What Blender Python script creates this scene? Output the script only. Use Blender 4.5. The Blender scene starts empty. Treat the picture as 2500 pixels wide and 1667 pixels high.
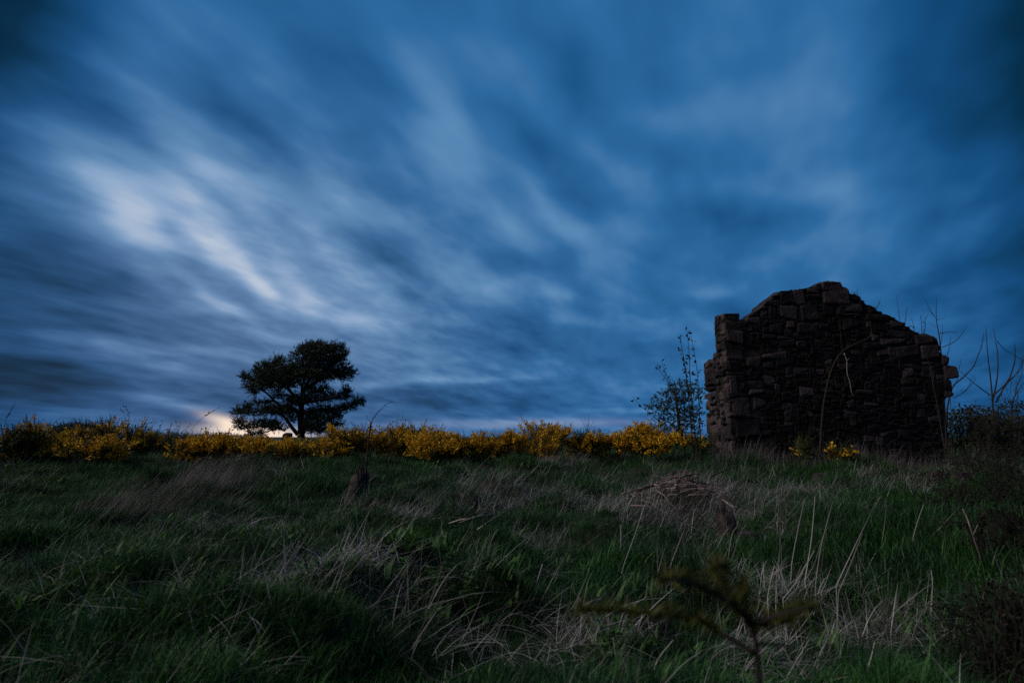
import bpy, math, random
import numpy as np
from mathutils import Vector, Matrix, noise as mnoise

R = random.Random(7)
NR = np.random.RandomState(11)
SC = bpy.context.scene
COL = SC.collection
rad = math.radians

# ------------------------------------------------------------------ camera
F = 2500 * 20 / 36.0                       # focal length in pixels of the 2500 px wide photograph
TILT = math.atan((1065 - 833.5) / F)
CAM = np.array((0.0, 0.0, 1.35))
cd = bpy.data.cameras.new('camera'); cam = bpy.data.objects.new('camera', cd); COL.objects.link(cam)
cd.lens = 20; cd.sensor_width = 36; cd.clip_start = 0.05; cd.clip_end = 20000
cd.dof.use_dof = True; cd.dof.focus_distance = 11.0; cd.dof.aperture_fstop = 2.2
cam.location = CAM; cam.rotation_euler = (math.pi / 2 + TILT, 0, 0)
SC.camera = cam

def ray(px, py):
    xc = (px - 1250) / F; yc = (833.5 - py) / F
    return np.array((xc, math.cos(TILT) - yc * math.sin(TILT), math.sin(TILT) + yc * math.cos(TILT)))
def at(px, py, Y):
    d = ray(px, py); return CAM + d * (Y / d[1])
def azel(px, py):
    d = ray(px, py); return math.atan2(d[0], d[1]), math.asin(d[2] / np.linalg.norm(d))

# ------------------------------------------------------------------ view
SC.view_settings.view_transform = 'Standard'; SC.view_settings.look = 'None'
SC.view_settings.exposure = .5; SC.view_settings.gamma = 1; SC.view_settings.use_curve_mapping = False
SC.render.engine = 'CYCLES'
SC.cycles.max_bounces = 4; SC.cycles.diffuse_bounces = 2; SC.cycles.glossy_bounces = 1
SC.cycles.transmission_bounces = 2; SC.cycles.transparent_max_bounces = 4
SC.cycles.caustics_reflective = False; SC.cycles.caustics_refractive = False
SC.cycles.use_denoising = False

# ------------------------------------------------------------------ sky (dusk, wind-drawn cloud)
def lin(c):
    return tuple(((v / 255) / 12.92 if v / 255 <= .04045 else ((v / 255 + .055) / 1.055) ** 2.4) for v in c)

KEY_AZ, KEY_EL = rad(-96), rad(42)          # soft key lamp added to brighten gorse and grass; no visible source
world = bpy.data.worlds.new('World'); SC.world = world; world.use_nodes = True
NT = world.node_tree; NT.nodes.clear()
def N(t, **k):
    n = NT.nodes.new(t)
    for a, b in k.items():
        setattr(n, a, b)
    return n
def put(sock, v):
    if isinstance(v, bpy.types.NodeSocket): NT.links.new(v, sock)
    elif v is not None: sock.default_value = v
def M(op, a, b=None, c=None, clamp=False):
    n = N('ShaderNodeMath', operation=op, use_clamp=clamp)
    put(n.inputs[0], a); put(n.inputs[1], b); put(n.inputs[2], c)
    return n.outputs[0]
def comb(x, y, z=0.0):
    n = N('ShaderNodeCombineXYZ'); put(n.inputs[0], x); put(n.inputs[1], y); put(n.inputs[2], z); return n.outputs[0]
def mrange(v, a, b, c, d, it='SMOOTHSTEP'):
    n = N('ShaderNodeMapRange', interpolation_type=it)
    for i, q in enumerate((v, a, b, c, d)): put(n.inputs[i], q)
    return n.outputs[0]
def cmix(f, a, b):
    n = N('ShaderNodeMix', data_type='RGBA', blend_type='MIX'); put(n.inputs[0], f); put(n.inputs[6], a); put(n.inputs[7], b); return n.outputs[2]
def ramp(v, stops):
    n = N('ShaderNodeValToRGB'); e = n.color_ramp.elements
    while len(e) < len(stops): e.new(0.5)
    for q, (p, c) in zip(e, stops): q.position = p; q.color = lin(c) + (1,)
    put(n.inputs[0], v); return n.outputs[0]

tc = N('ShaderNodeTexCoord').outputs['Generated']
sx = N('ShaderNodeSeparateXYZ'); put(sx.inputs[0], tc)
dx, dy, dz = sx.outputs
AZ = M('ARCTAN2', dx, dy); EL = M('ARCSINE', dz)
up = M('ADD', M('MAXIMUM', dz, 0.0), 0.19)
WIND = rad(24)                              # the clouds were drawn out along this bearing
wa, wc = math.sin(WIND), math.cos(WIND)
along = M('DIVIDE', M('ADD', M('MULTIPLY', dx, wa), M('MULTIPLY', dy, wc)), up)
across = M('DIVIDE', M('SUBTRACT', M('MULTIPLY', dx, wc), M('MULTIPLY', dy, wa)), up)
def streak(sa, sc, off, detail, rough):
    n = N('ShaderNodeTexNoise'); n.noise_dimensions = '2D'
    n.inputs['Scale'].default_value = 1; n.inputs['Detail'].default_value = detail; n.inputs['Roughness'].default_value = rough
    put(n.inputs['Vector'], comb(M('MULTIPLY_ADD', along, sa, off), M('MULTIPLY_ADD', across, sc, off * .7)))
    return n.outputs[0]
n1 = streak(1.7, 2.6, 4.2, 2, .5)
n2 = streak(3.3, 6.2, 11.3, 2, .5)
n4 = streak(6.0, 11.0, 33.1, 2, .55)
n3 = streak(.28, .5, 21.7, 1, .5)
# gentle warp so that no cloud keeps a ruled outline
wn = N('ShaderNodeTexNoise'); wn.inputs['Scale'].default_value = 5.5; wn.inputs['Detail'].default_value = 2
put(wn.inputs['Vector'], tc)
ws = N('ShaderNodeSeparateXYZ'); put(ws.inputs[0], wn.outputs[1])
elmul = M('MULTIPLY_ADD', M('MAXIMUM', EL, 0.0), 0.13, 0.010)
azw = M('ADD', AZ, M('MULTIPLY', M('SUBTRACT', ws.outputs[0], .5), 0.09))
elw = M('ADD', EL, M('MULTIPLY', M('SUBTRACT', ws.outputs[1], .5), elmul))
AE = comb(azw, elw)
def blob(px, py, L, W, ang, src=None):
    a0, e0 = azel(px, py); c, s = math.cos(rad(ang)), math.sin(rad(ang))
    a1, e1 = azel(px + L * c, py + L * s); a2, e2 = azel(px - W * s, py + W * c)
    mp = N('ShaderNodeMapping', vector_type='TEXTURE')
    put(mp.inputs[0], src or AE)
    mp.inputs[1].default_value = (a0, e0, 0)
    mp.inputs[2].default_value = (0, 0, math.atan2(e1 - e0, a1 - a0))
    mp.inputs[3].default_value = (math.hypot(a1 - a0, e1 - e0), math.hypot(a2 - a0, e2 - e0), 1)
    d = N('ShaderNodeVectorMath', operation='DOT_PRODUCT')
    put(d.inputs[0], mp.outputs[0]); put(d.inputs[1], mp.outputs[0])
    return M('POWER', 0.4, d.outputs['Value'])

v = M('ADD', 0.505, M('MULTIPLY', M('SUBTRACT', n1, .5), .24))
v = M('MULTIPLY_ADD', M('SUBTRACT', n2, .5), .20, v)
v = M('MULTIPLY_ADD', M('SUBTRACT', n3, .5), .12, v)
tex = M('MULTIPLY_ADD', blob(700, 640, 620, 330, 25, comb(AZ, EL)), .20, .04)
v = M('ADD', v, M('MULTIPLY', M('SUBTRACT', n4, .5), tex))
aaz = M('ABSOLUTE', M('ADD', AZ, rad(1.5)))
v = M('ADD', v, mrange(aaz, rad(31), rad(54), 0, -.29))  # lens vignetting painted into the sky: it darkens towards both sides
CLOUDS_AND_VIGNETTE = [  # photo x, y, half length, half width, slope, brightness of each cloud bank or gap, and of the painted corner vignetting
    (446, 494, 140, 52, 35, .24), (330, 521, 130, 42, 40, .18), (383, 594, 120, 34, 28, .24), (542, 642, 110, 30, 42, .25),
    (239, 436, 150, 50, 38, .18), (505, 399, 100, 40, 35, .12), (632, 706, 70, 22, 40, .22), (531, 727, 100, 16, 35, .2),
    (728, 706, 70, 28, 40, .22), (717, 743, 70, 18, 25, .14), (882, 786, 80, 25, 15, .2), (946, 722, 80, 18, 38, .15),
    (850, 669, 110, 35, 42, .13), (686, 828, 70, 11, 12, .15), (303, 844, 110, 20, 12, .18), (425, 897, 60, 14, 8, .2),
    (505, 860, 90, 12, 8, .12), (372, 966, 90, 12, 3, .24), (138, 828, 70, 14, 10, .1), (946, 935, 140, 13, -5, .18),
    (1105, 929, 90, 9, 0, .06), (478, 993, 70, 9, 5, .15), (1084, 298, 130, 62, 60, .14), (850, 505, 130, 45, 35, .14),
    (1335, 510, 120, 35, 45, .15), (1548, 414, 140, 45, 25, .13), (1707, 276, 170, 60, 0, .07), (2037, 473, 90, 45, 0, .1),
    (1803, 452, 100, 40, 0, .07), (1243, 549, 60, 25, 45, .14), (1493, 563, 120, 40, 15, .1), (1350, 720, 50, 20, 0, .15),
    (1357, 781, 55, 17, 0, .14), (1154, 691, 80, 35, 30, .13), (1736, 709, 80, 18, 0, .12), (1207, 924, 120, 11, -3, .13),
    (1279, 1031, 150, 10, 0, .16), (1546, 1006, 90, 9, 0, .14), (2450, 730, 110, 60, 0, .08), (620, 600, 430, 170, 33, .19), (980, 380, 420, 200, 35, .05),
    (213, 706, 260, 95, 20, -.17), (70, 915, 240, 75, 3, -.24), (558, 276, 160, 50, 35, -.1), (717, 106, 170, 70, 35, -.12),
    (914, 605, 110, 40, 30, -.15), (1319, 367, 170, 50, 50, -.1), (1425, 210, 120, 45, 65, -.08), (1279, 649, 130, 30, 10, -.14),
    (1771, 530, 150, 50, 0, -.10), (1260, 788, 80, 30, 0, -.12), (1350, 845, 180, 35, 0, -.12), (1671, 752, 200, 25, 0, -.08),
    (404, 552, 45, 18, 35, -.13), (345, 372, 170, 40, 38, -.13), (457, 642, 140, 32, 28, -.16), (800, 970, 480, 45, 0, -.13),
    (1250, 985, 260, 22, 0, -.10), (462, 1046, 80, 16, 24, -.16), (-20, -20, 300, 300, 0, -.24), (2600, 20, 290, 330, 0, -.22), (2580, 620, 130, 300, 0, -.06),  # last three: vignetting of upper corners and right edge, painted as dark blobs
]
for (x, y, L, W, a, amp) in CLOUDS_AND_VIGNETTE:
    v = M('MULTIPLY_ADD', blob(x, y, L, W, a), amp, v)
blue = ramp(v, [(0, (3, 16, 32)), (.18, (4, 48, 78)), (.36, (20, 80, 132)), (.52, (46, 108, 164)), (.70, (94, 144, 190)), (.85, (138, 172, 208)), (1, (186, 204, 224))])
grey = ramp(v, [(0, (5, 20, 34)), (.18, (22, 50, 78)), (.36, (52, 84, 122)), (.52, (82, 112, 152)), (.70, (112, 144, 184)), (.85, (148, 172, 206)), (1, (190, 202, 220))])
gf = M('MULTIPLY', blob(580, 760, 560, 380, 10, comb(AZ, EL)), .8)
cloudc = cmix(gf, blue, grey)
glow = M('MINIMUM', M('ADD', M('MULTIPLY', blob(620, 1056, 105, 15, 3), 1.3), M('MULTIPLY', blob(560, 1036, 60, 13, 20), .9)), 1.0)
cloudc = cmix(glow, cloudc, lin((255, 232, 212)) + (1,))
pink = M('MULTIPLY', blob(1320, 1036, 300, 11, 0), .2)
cloudc = cmix(pink, cloudc, lin((196, 182, 196)) + (1,))
sky = N('ShaderNodeTexSky', sky_type='NISHITA', sun_disc=False, sun_elevation=rad(-1.5), sun_rotation=rad(-27))
nish = N('ShaderNodeVectorMath', operation='SCALE'); put(nish.inputs[0], sky.outputs[0]); nish.inputs['Scale'].default_value = .10
cloudc = cmix(.93, nish.outputs[0], cloudc)
bg = N('ShaderNodeBackground'); put(bg.inputs[0], cloudc); bg.inputs[1].default_value = .707
out = N('ShaderNodeOutputWorld'); NT.links.new(bg.outputs[0], out.inputs[0])
world.cycles.sampling_method = 'MANUAL'; world.cycles.sample_map_resolution = 512

sl = bpy.data.lights.new('added_key', 'SUN'); so = bpy.data.objects.new('added_key', sl); COL.objects.link(so)  # added warm lamp that lifts gorse and grass after sunset
sl.energy = 1.5; sl.angle = rad(50); sl.color = (1.0, .91, .80)
sd = Vector((math.sin(KEY_AZ) * math.cos(KEY_EL), math.cos(KEY_AZ) * math.cos(KEY_EL), math.sin(KEY_EL)))
so.rotation_euler = (-sd).to_track_quat('-Z', 'Y').to_euler(); so.location = (-20, 5, 30)

# ------------------------------------------------------------------ materials
def material(name, c1, c2, scale=8, rough=.85, bump=0, bscale=30, attr=None, rand=.0, trans=0, detail=4, c3=None):
    m = bpy.data.materials.new(name); m.use_nodes = True
    nt = m.node_tree; b = nt.nodes['Principled BSDF']; b.inputs['Roughness'].default_value = rough
    b.inputs['Specular IOR Level'].default_value = .5 if rough < .55 else .25
    g = nt.nodes.new('ShaderNodeNewGeometry'); t = nt.nodes.new('ShaderNodeTexNoise')
    t.inputs['Scale'].default_value = scale; t.inputs['Detail'].default_value = detail
    nt.links.new(g.outputs['Position'], t.inputs['Vector'])
    r = nt.nodes.new('ShaderNodeValToRGB'); e = r.color_ramp.elements
    e[0].position = .32; e[0].color = (*c1, 1); e[1].position = .68; e[1].color = (*c2, 1)
    if c3: q = e.new(.5); q.color = (*c3, 1)
    f = t.outputs[0]
    def mth(op, a, bb):
        n = nt.nodes.new('ShaderNodeMath'); n.operation = op
        for i, w in enumerate((a, bb)):
            if isinstance(w, bpy.types.NodeSocket): nt.links.new(w, n.inputs[i])
            else: n.inputs[i].default_value = w
        return n.outputs[0]
    if attr:
        a = nt.nodes.new('ShaderNodeAttribute'); a.attribute_name = attr
        f = mth('ADD', f, mth('MULTIPLY', mth('SUBTRACT', a.outputs['Fac'], .5), .45))
    if rand:
        o = nt.nodes.new('ShaderNodeObjectInfo')
        f = mth('ADD', f, mth('MULTIPLY', mth('SUBTRACT', o.outputs['Random'], .5), rand))
    nt.links.new(f, r.inputs[0]); nt.links.new(r.outputs[0], b.inputs['Base Color'])
    if bump:
        t2 = nt.nodes.new('ShaderNodeTexNoise'); t2.inputs['Scale'].default_value = bscale; t2.inputs['Detail'].default_value = 5
        nt.links.new(g.outputs['Position'], t2.inputs['Vector'])
        bp = nt.nodes.new('ShaderNodeBump'); bp.inputs['Strength'].default_value = bump; bp.inputs['Distance'].default_value = .03
        nt.links.new(t2.outputs[0], bp.inputs['Height']); nt.links.new(bp.outputs[0], b.inputs['Normal'])
    if trans:
        tr = nt.nodes.new('ShaderNodeBsdfTranslucent'); nt.links.new(r.outputs[0], tr.inputs[0])
        mx = nt.nodes.new('ShaderNodeMixShader'); mx.inputs[0].default_value = trans
        nt.links.new(b.outputs[0], mx.inputs[1]); nt.links.new(tr.outputs[0], mx.inputs[2])
        nt.links.new(mx.outputs[0], nt.nodes['Material Output'].inputs[0])
    return m
MAT = {
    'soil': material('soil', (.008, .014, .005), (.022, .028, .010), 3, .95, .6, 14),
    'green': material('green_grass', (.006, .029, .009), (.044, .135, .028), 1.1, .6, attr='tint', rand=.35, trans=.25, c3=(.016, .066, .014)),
    'straw': material('straw', (.06, .053, .052), (.46, .43, .43), 1.6, .7, attr='tint', rand=.3, trans=.15),
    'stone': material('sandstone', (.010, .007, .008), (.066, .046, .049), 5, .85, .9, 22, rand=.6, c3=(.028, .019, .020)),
    'core': material('wall_mortar', (.02, .016, .013), (.07, .055, .045), 9, .95, 1, 18),
    'bark': material('bark', (.02, .016, .013), (.07, .055, .045), 14, .9, .6, 40),
    'twig': material('twig_bark', (.014, .010, .009), (.050, .038, .032), 20, .85),
    'palebark': material('pale_bark', (.16, .13, .11), (.42, .36, .32), 14, .85, .3, 50),
    'needle': material('pine_needles', (.012, .022, .010), (.045, .065, .026), 3, .7, attr='tint'),
    'leaf': material('sapling_leaves', (.02, .04, .012), (.07, .10, .03), 5, .6, attr='tint', trans=.25),
    'darkleaf': material('dark_leaves', (.010, .014, .008), (.035, .042, .020), 4, .8, attr='tint'),
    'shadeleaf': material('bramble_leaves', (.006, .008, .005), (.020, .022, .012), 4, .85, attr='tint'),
    'bramblestem': material('bramble_stems', (.007, .006, .006), (.026, .021, .020), 20, .85),
    'gorse': material('gorse_spines', (.020, .030, .010), (.060, .075, .022), 4, .7, attr='tint'),
    'flower': material('gorse_flowers', (.56, .26, .008), (.82, .50, .02), 7, .6, attr='tint', trans=.25, c3=(.70, .38, .010)),
    'moss': material('moss', (.03, .045, .012), (.09, .10, .03), 8, .9, .8, 40),
    'deadwood': material('weathered_wood', (.014, .011, .011), (.075, .060, .057), 12, .9, .9, 45),
    'brush': material('cut_sticks', (.035, .020, .018), (.30, .22, .20), 15, .8, rand=.9),
    'darkstraw': material('dead_bent_stems', (.04, .033, .036), (.22, .19, .20), 1.6, .7, attr='tint', rand=.3),
    'seed': material('seed_head', (.08, .06, .045), (.2, .16, .12), 15, .8),
    'spray': material('young_pine_needles', (.026, .034, .007), (.100, .100, .014), 8, .7, attr='tint', trans=.2),
    'nettle': material('bright_weed_leaves', (.018, .055, .012), (.065, .15, .03), 8, .6, attr='tint', trans=.25),
}

# ------------------------------------------------------------------ builders
class MB:
    """collects triangles and quads for ONE mesh object"""
    def __init__(s): s.v = []; s.f = []; s.t = []
    def tube(s, pts, r0, r1, n=5, tint=.5, cap=True):
        pts = [np.asarray(p, float) for p in pts]; k = len(pts); b = len(s.v)
        for i, p in enumerate(pts):
            d = pts[min(i + 1, k - 1)] - pts[max(i - 1, 0)]; d = d / (np.linalg.norm(d) + 1e-9)
            a = np.cross(d, (0.13, .97, .2) if abs(d[1]) < .9 else (1, 0, 0)); a /= np.linalg.norm(a) + 1e-9; c = np.cross(d, a)
            r = r0 + (r1 - r0) * i / (k - 1)
            for j in range(n):
                w = 2 * math.pi * j / n; s.v.append(tuple(p + r * (math.cos(w) * a + math.sin(w) * c))); s.t.append(tint)
        for i in range(k - 1):
            for j in range(n):
                s.f.append((b + i * n + j, b + i * n + (j + 1) % n, b + (i + 1) * n + (j + 1) % n, b + (i + 1) * n + j))
        if cap:
            s.f.append(tuple(b + (k - 1) * n + j for j in range(n))); s.f.append(tuple(b + j for j in reversed(range(n))))
    def leaf(s, p, d, u, L, W, tint=.5, fold=.25):
        """pointed leaf folded along its midrib"""
        p = np.asarray(p, float); b = len(s.v); d = d / (np.linalg.norm(d) + 1e-9); u = u - d * np.dot(u, d); u /= np.linalg.norm(u) + 1e-9
        n = np.cross(d, u)
        for q in (p, p + d * L * .45 + u * W * .5 + n * W * fold, p + d * L, p + d * L * .45 - u * W * .5 + n * W * fold, p + d * L * .5):
            s.v.append(tuple(q)); s.t.append(tint)
        s.f += [(b, b + 4, b + 1), (b + 1, b + 4, b + 2), (b, b + 3, b + 4), (b + 3, b + 2, b + 4)]
    def spine(s, p, d, L, W, tint=.5):
        p = np.asarray(p, float); b = len(s.v); d = d / (np.linalg.norm(d) + 1e-9)
        u = np.cross(d, NR.normal(size=3)); u /= np.linalg.norm(u) + 1e-9
        for q in (p - u * W * .5, p + u * W * .5, p + d * L): s.v.append(tuple(q)); s.t.append(tint)
        s.f.append((b, b + 1, b + 2))
    def quad(s, p, a, c, tint=.5):
        b = len(s.v)
        for q in (p - a - c, p + a - c, p + a + c, p - a + c): s.v.append(tuple(q)); s.t.append(tint)
        s.f.append((b, b + 1, b + 2, b + 3))
    def blade(s, p, head, lean, L, W, curve, tint, segs=3):
        """grass blade: starts at p, leans along `head`, droops by `curve`"""
        p = np.array(p, float); b = len(s.v); h = np.array((math.cos(head), math.sin(head), 0)); side = np.array((-h[1], h[0], 0))
        a = lean
        for i in range(segs + 1):
            w = W * .5 * (1 - (i / segs) ** 1.6)
            if i < segs:
                s.v.append(tuple(p - side * w)); s.v.append(tuple(p + side * w)); s.t += [tint, tint]
            else:
                s.v.append(tuple(p)); s.t.append(tint)
            p = p + (h * math.sin(a) + np.array((0, 0, math.cos(a)))) * L / segs; a += curve / segs
        for i in range(segs - 1): s.f.append((b + 2 * i, b + 2 * i + 1, b + 2 * i + 3, b + 2 * i + 2))
        s.f.append((b + 2 * segs - 2, b + 2 * segs - 1, b + 2 * segs))
    def mesh(s, name, mat, smooth=False):
        me = bpy.data.meshes.new(name); me.from_pydata(s.v, [], s.f)
        for m in (mat if isinstance(mat, (list, tuple)) else [mat]): me.materials.append(m)
        at_ = me.attributes.new('tint', 'FLOAT', 'POINT')
        if len(s.t) == len(s.v): at_.data.foreach_set('value', s.t)
        if smooth: me.polygons.foreach_set('use_smooth', [True] * len(me.polygons))
        me.update(); return me
    def build(s, name, mat, parent=None, smooth=False, loc=None):
        o = bpy.data.objects.new(name, s.mesh(name, mat, smooth)); COL.objects.link(o)
        if parent: o.parent = parent
        if parent is not None and loc is None: o.matrix_parent_inverse = Matrix.Translation(parent.location).inverted()
        if loc is not None: o.location = loc
        return o
def thing(name, label, cat, loc, group=None):
    o = bpy.data.objects.new(name, None); COL.objects.link(o); o.location = tuple(float(q) for q in loc); o.empty_display_size = .1
    return tag(o, label, cat, group)
def tag(o, label, cat, group=None):
    o['label'] = label; o['category'] = cat
    if group: o['group'] = group
    return o
def unit(a): return a / (np.linalg.norm(a) + 1e-9)

# ------------------------------------------------------------------ ground
PY = [-60, -8, 0, 3, 6, 9, 12, 17, 25, 38, 60, 120, 400, 6000]
PZ = [-.6, -.15, 0, .15, .32, .48, .63, .82, 1.02, 1.19, .5, -2.2, -5, -6]
_yy = np.arange(-60, 400, .25); _zz = np.interp(_yy, PY, PZ); _k = np.hanning(17); _k /= _k.sum()
_zz[8:-8] = np.convolve(_zz, _k, 'valid')
WV = [(NR.uniform(0, 6.28), NR.uniform(0, 6.28), lam, amp) for lam, amp in ((7, .05), (4.3, .05), (2.9, .045), (2.1, .05), (1.4, .045), (1.0, .035), (.7, .022), (.55, .015))]
BUMPS = []
def ground(x, y):
    x = np.asarray(x, float); y = np.asarray(y, float)
    z = np.where(y < 399, np.interp(y, _yy, _zz), np.interp(y, PY, PZ))
    n = 0
    for i, (th, ph, lam, amp) in enumerate(WV):
        n = n + amp * np.sin((x * math.cos(th) + y * math.sin(th)) * 6.283 / lam + ph + 1.3 * np.sin((x * math.sin(th * 1.7) - y * math.cos(th * 1.3)) * 6.283 / (lam * 1.9)))
    z = z + n * np.clip((60 - np.hypot(x, y)) / 40, 0, 1)
    B = BARR[0]
    if z.ndim == 0: return z + (B[:, 4] * np.exp(-((x - B[:, 0]) / B[:, 2]) ** 2 - ((y - B[:, 1]) / B[:, 3]) ** 2)).sum()
    for (bx, by, rx, ry, h) in B:
        m = (np.abs(x - bx) < 3.5 * rx) & (np.abs(y - by) < 3.5 * ry)
        if m.any(): z[m] += h * np.exp(-((x[m] - bx) / rx) ** 2 - ((y[m] - by) / ry) ** 2)
    return z
WALLY = 12.0
for (px, py, Y, rx, ry, h) in ((2080, 0, 10.4, 1.6, .55, .09), (1850, 0, 9.9, .8, .6, .10), (250, 0, 12.2, 2.6, .9, .16), (1690, 0, 8.4, .9, .5, .10),
                               (1240, 0, 9.0, .35, .3, .14), (820, 0, 4.1, .7, .5, .12), (1180, 0, 6.4, .8, .4, .05), (2350, 0, 9, 1.2, 1.2, .15), (2480, 0, 5, 1.2, 1.4, .15)):
    BUMPS.append(((px - 1250) / F * Y, Y, rx, ry, h))
for _ in range(230):                       # grassy tussocks and hollows
    by = 1.6 + 11 * R.random() ** .8; bx = R.uniform(-1, 1) * (by * .95 + .6); r_ = R.uniform(.16, .42)
    BUMPS.append((bx, by, r_, r_ * R.uniform(.7, 1.1), R.uniform(.05, .15) * (1 if R.random() < .68 else -.8)))
BARR = [np.array(BUMPS)]
def gz(x, y): return float(ground(x, y))
def drop(px, Y):
    """world point on the ground below photo column px at distance Y"""
    x = (px - 1250) / F * Y / math.cos(TILT)
    z = gz(x, Y)
    for _ in range(3):                       # refine the column for the height it is seen at
        zc = z - CAM[2]; den = Y * math.cos(TILT) + zc * math.sin(TILT)
        x = (px - 1250) / F * den; z = gz(x, Y)
    return np.array((x, Y, z))
def hit(px, py):
    """where the sight line through a photo pixel meets the ground"""
    d = ray(px, py); t = .8
    while t < 200:
        p = CAM + d * t
        if p[2] <= gz(p[0], p[1]): return p
        t *= 1.004
    return CAM + d * 60
def axis(core, step, far, n):
    a = np.arange(0, core, step); b = core * (far / core) ** (np.arange(n) / (n - 1)); return np.concatenate([a, b])
xa = axis(14, .13, 6000, 34); xs = np.concatenate([-xa[:0:-1], xa])
ys = np.concatenate([-axis(3, .3, 3000, 22)[:0:-1], axis(26, .14, 6000, 36)])
gx, gy = np.meshgrid(xs, ys); g3 = np.stack([gx, gy, ground(gx, gy)], -1).reshape(-1, 3)
nx, ny = len(xs), len(ys)
idx = np.arange(nx * ny).reshape(ny, nx)
fq = np.stack([idx[:-1, :-1], idx[:-1, 1:], idx[1:, 1:], idx[1:, :-1]], -1).reshape(-1, 4)
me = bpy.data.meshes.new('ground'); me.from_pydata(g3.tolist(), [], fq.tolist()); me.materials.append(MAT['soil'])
me.polygons.foreach_set('use_smooth', [True] * len(me.polygons))
go = bpy.data.objects.new('ground', me); COL.objects.link(go); go['kind'] = 'structure'

# ------------------------------------------------------------------ ruined gable wall
def w2(px, py, Y=WALLY):
    p = at(px, py, Y); return (p[0], p[2])
OUT_PX = [(1800, 1230), (1797, 1137), (1784, 960), (1771, 790), (1769, 771), (1796, 773), (1799, 780), (1820, 781), (1829, 771), (1860, 750), (1874, 732), (1903, 711),
          (1931, 708), (1955, 706), (1987, 699), (2008, 687), (2029, 685), (2050, 692), (2073, 713), (2095, 722), (2116, 743), (2141, 755), (2159, 767), (2173, 769),
          (2208, 790), (2229, 804), (2253, 817), (2264, 813), (2288, 825), (2294, 845), (2296, 862), (2313, 869), (2314, 892), (2318, 960), (2309, 975), (2312, 1230)]
OUT = [w2(*p) for p in OUT_PX]
def inside(x, z, poly=OUT):
    r = False; j = len(poly) - 1
    for i in range(len(poly)):
        (x1, z1), (x2, z2) = poly[i], poly[j]
        if (z1 > z) != (z2 > z) and x < (x2 - x1) * (z - z1) / (z2 - z1) + x1: r = not r
        j = i
    return r
def edge_dist(x, z, poly=OUT):
    best = 9
    for i in range(len(poly)):
        a = np.array(poly[i]); b = np.array(poly[(i + 1) % len(poly)]); p = np.array((x, z)); t = np.clip(np.dot(p - a, b - a) / (np.dot(b - a, b - a) + 1e-9), 0, 1)
        best = min(best, np.linalg.norm(p - a - t * (b - a)))
    return best
THICK = .58
wall = thing('ruined_gable_wall', 'roofless sandstone gable wall standing alone in the rough grass', 'stone wall', (w2(2040, 1140)[0], WALLY, gz(w2(2040, 1140)[0], WALLY)))
def rock(mb, c, h, seed, rough=.16, cuts=2):
    """rounded boulder: a box of 6*cuts^2 faces with knocked-off corners; c centre, h half sizes"""
    n = cuts; key = {}; off = Vector((seed * 3.17 % 97, seed * 1.31 % 89, seed * .77 % 83))
    def vert(q):
        if q in key: return key[q]
        u = np.array(q, float) / n * 2 - 1
        m = (abs(u[0]) ** 6 + abs(u[1]) ** 6 + abs(u[2]) ** 6) ** (1 / 6); w = u / m * (np.abs(u).max())
        w = w + np.array(mnoise.noise_vector(Vector(u * 1.1) + off)) * rough
        mb.v.append(tuple(np.asarray(c) + w * np.asarray(h))); mb.t.append(.5); key[q] = len(mb.v) - 1; return key[q]
    for ax in range(3):
        for sgn in (0, n):
            for i in range(n):
                for j in range(n):
                    def q(a, bb):
                        w = [0, 0, 0]; w[ax] = sgn; w[(ax + 1) % 3] = a; w[(ax + 2) % 3] = bb; return tuple(w)
                    f = [vert(q(i, j)), vert(q(i + 1, j)), vert(q(i + 1, j + 1)), vert(q(i, j + 1))]
                    mb.f.append(tuple(f if sgn else f[::-1]))
def clampo(x, z):
    """keep a stone's corner on or inside the ragged outline of the wall"""
    if inside(x, z): return x, z
    best, bp = 9, (x, z)
    for i in range(len(OUT)):
        a = np.array(OUT[i]); b = np.array(OUT[(i + 1) % len(OUT)]); p = np.array((x, z)); t = np.clip(np.dot(p - a, b - a) / (np.dot(b - a, b - a) + 1e-9), 0, 1)
        q = a + t * (b - a); d = np.linalg.norm(p - q)
        if d < best: best, bp = d, (q[0] * .85 + x * .15, q[1] * .85 + z * .15)
    return bp
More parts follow.
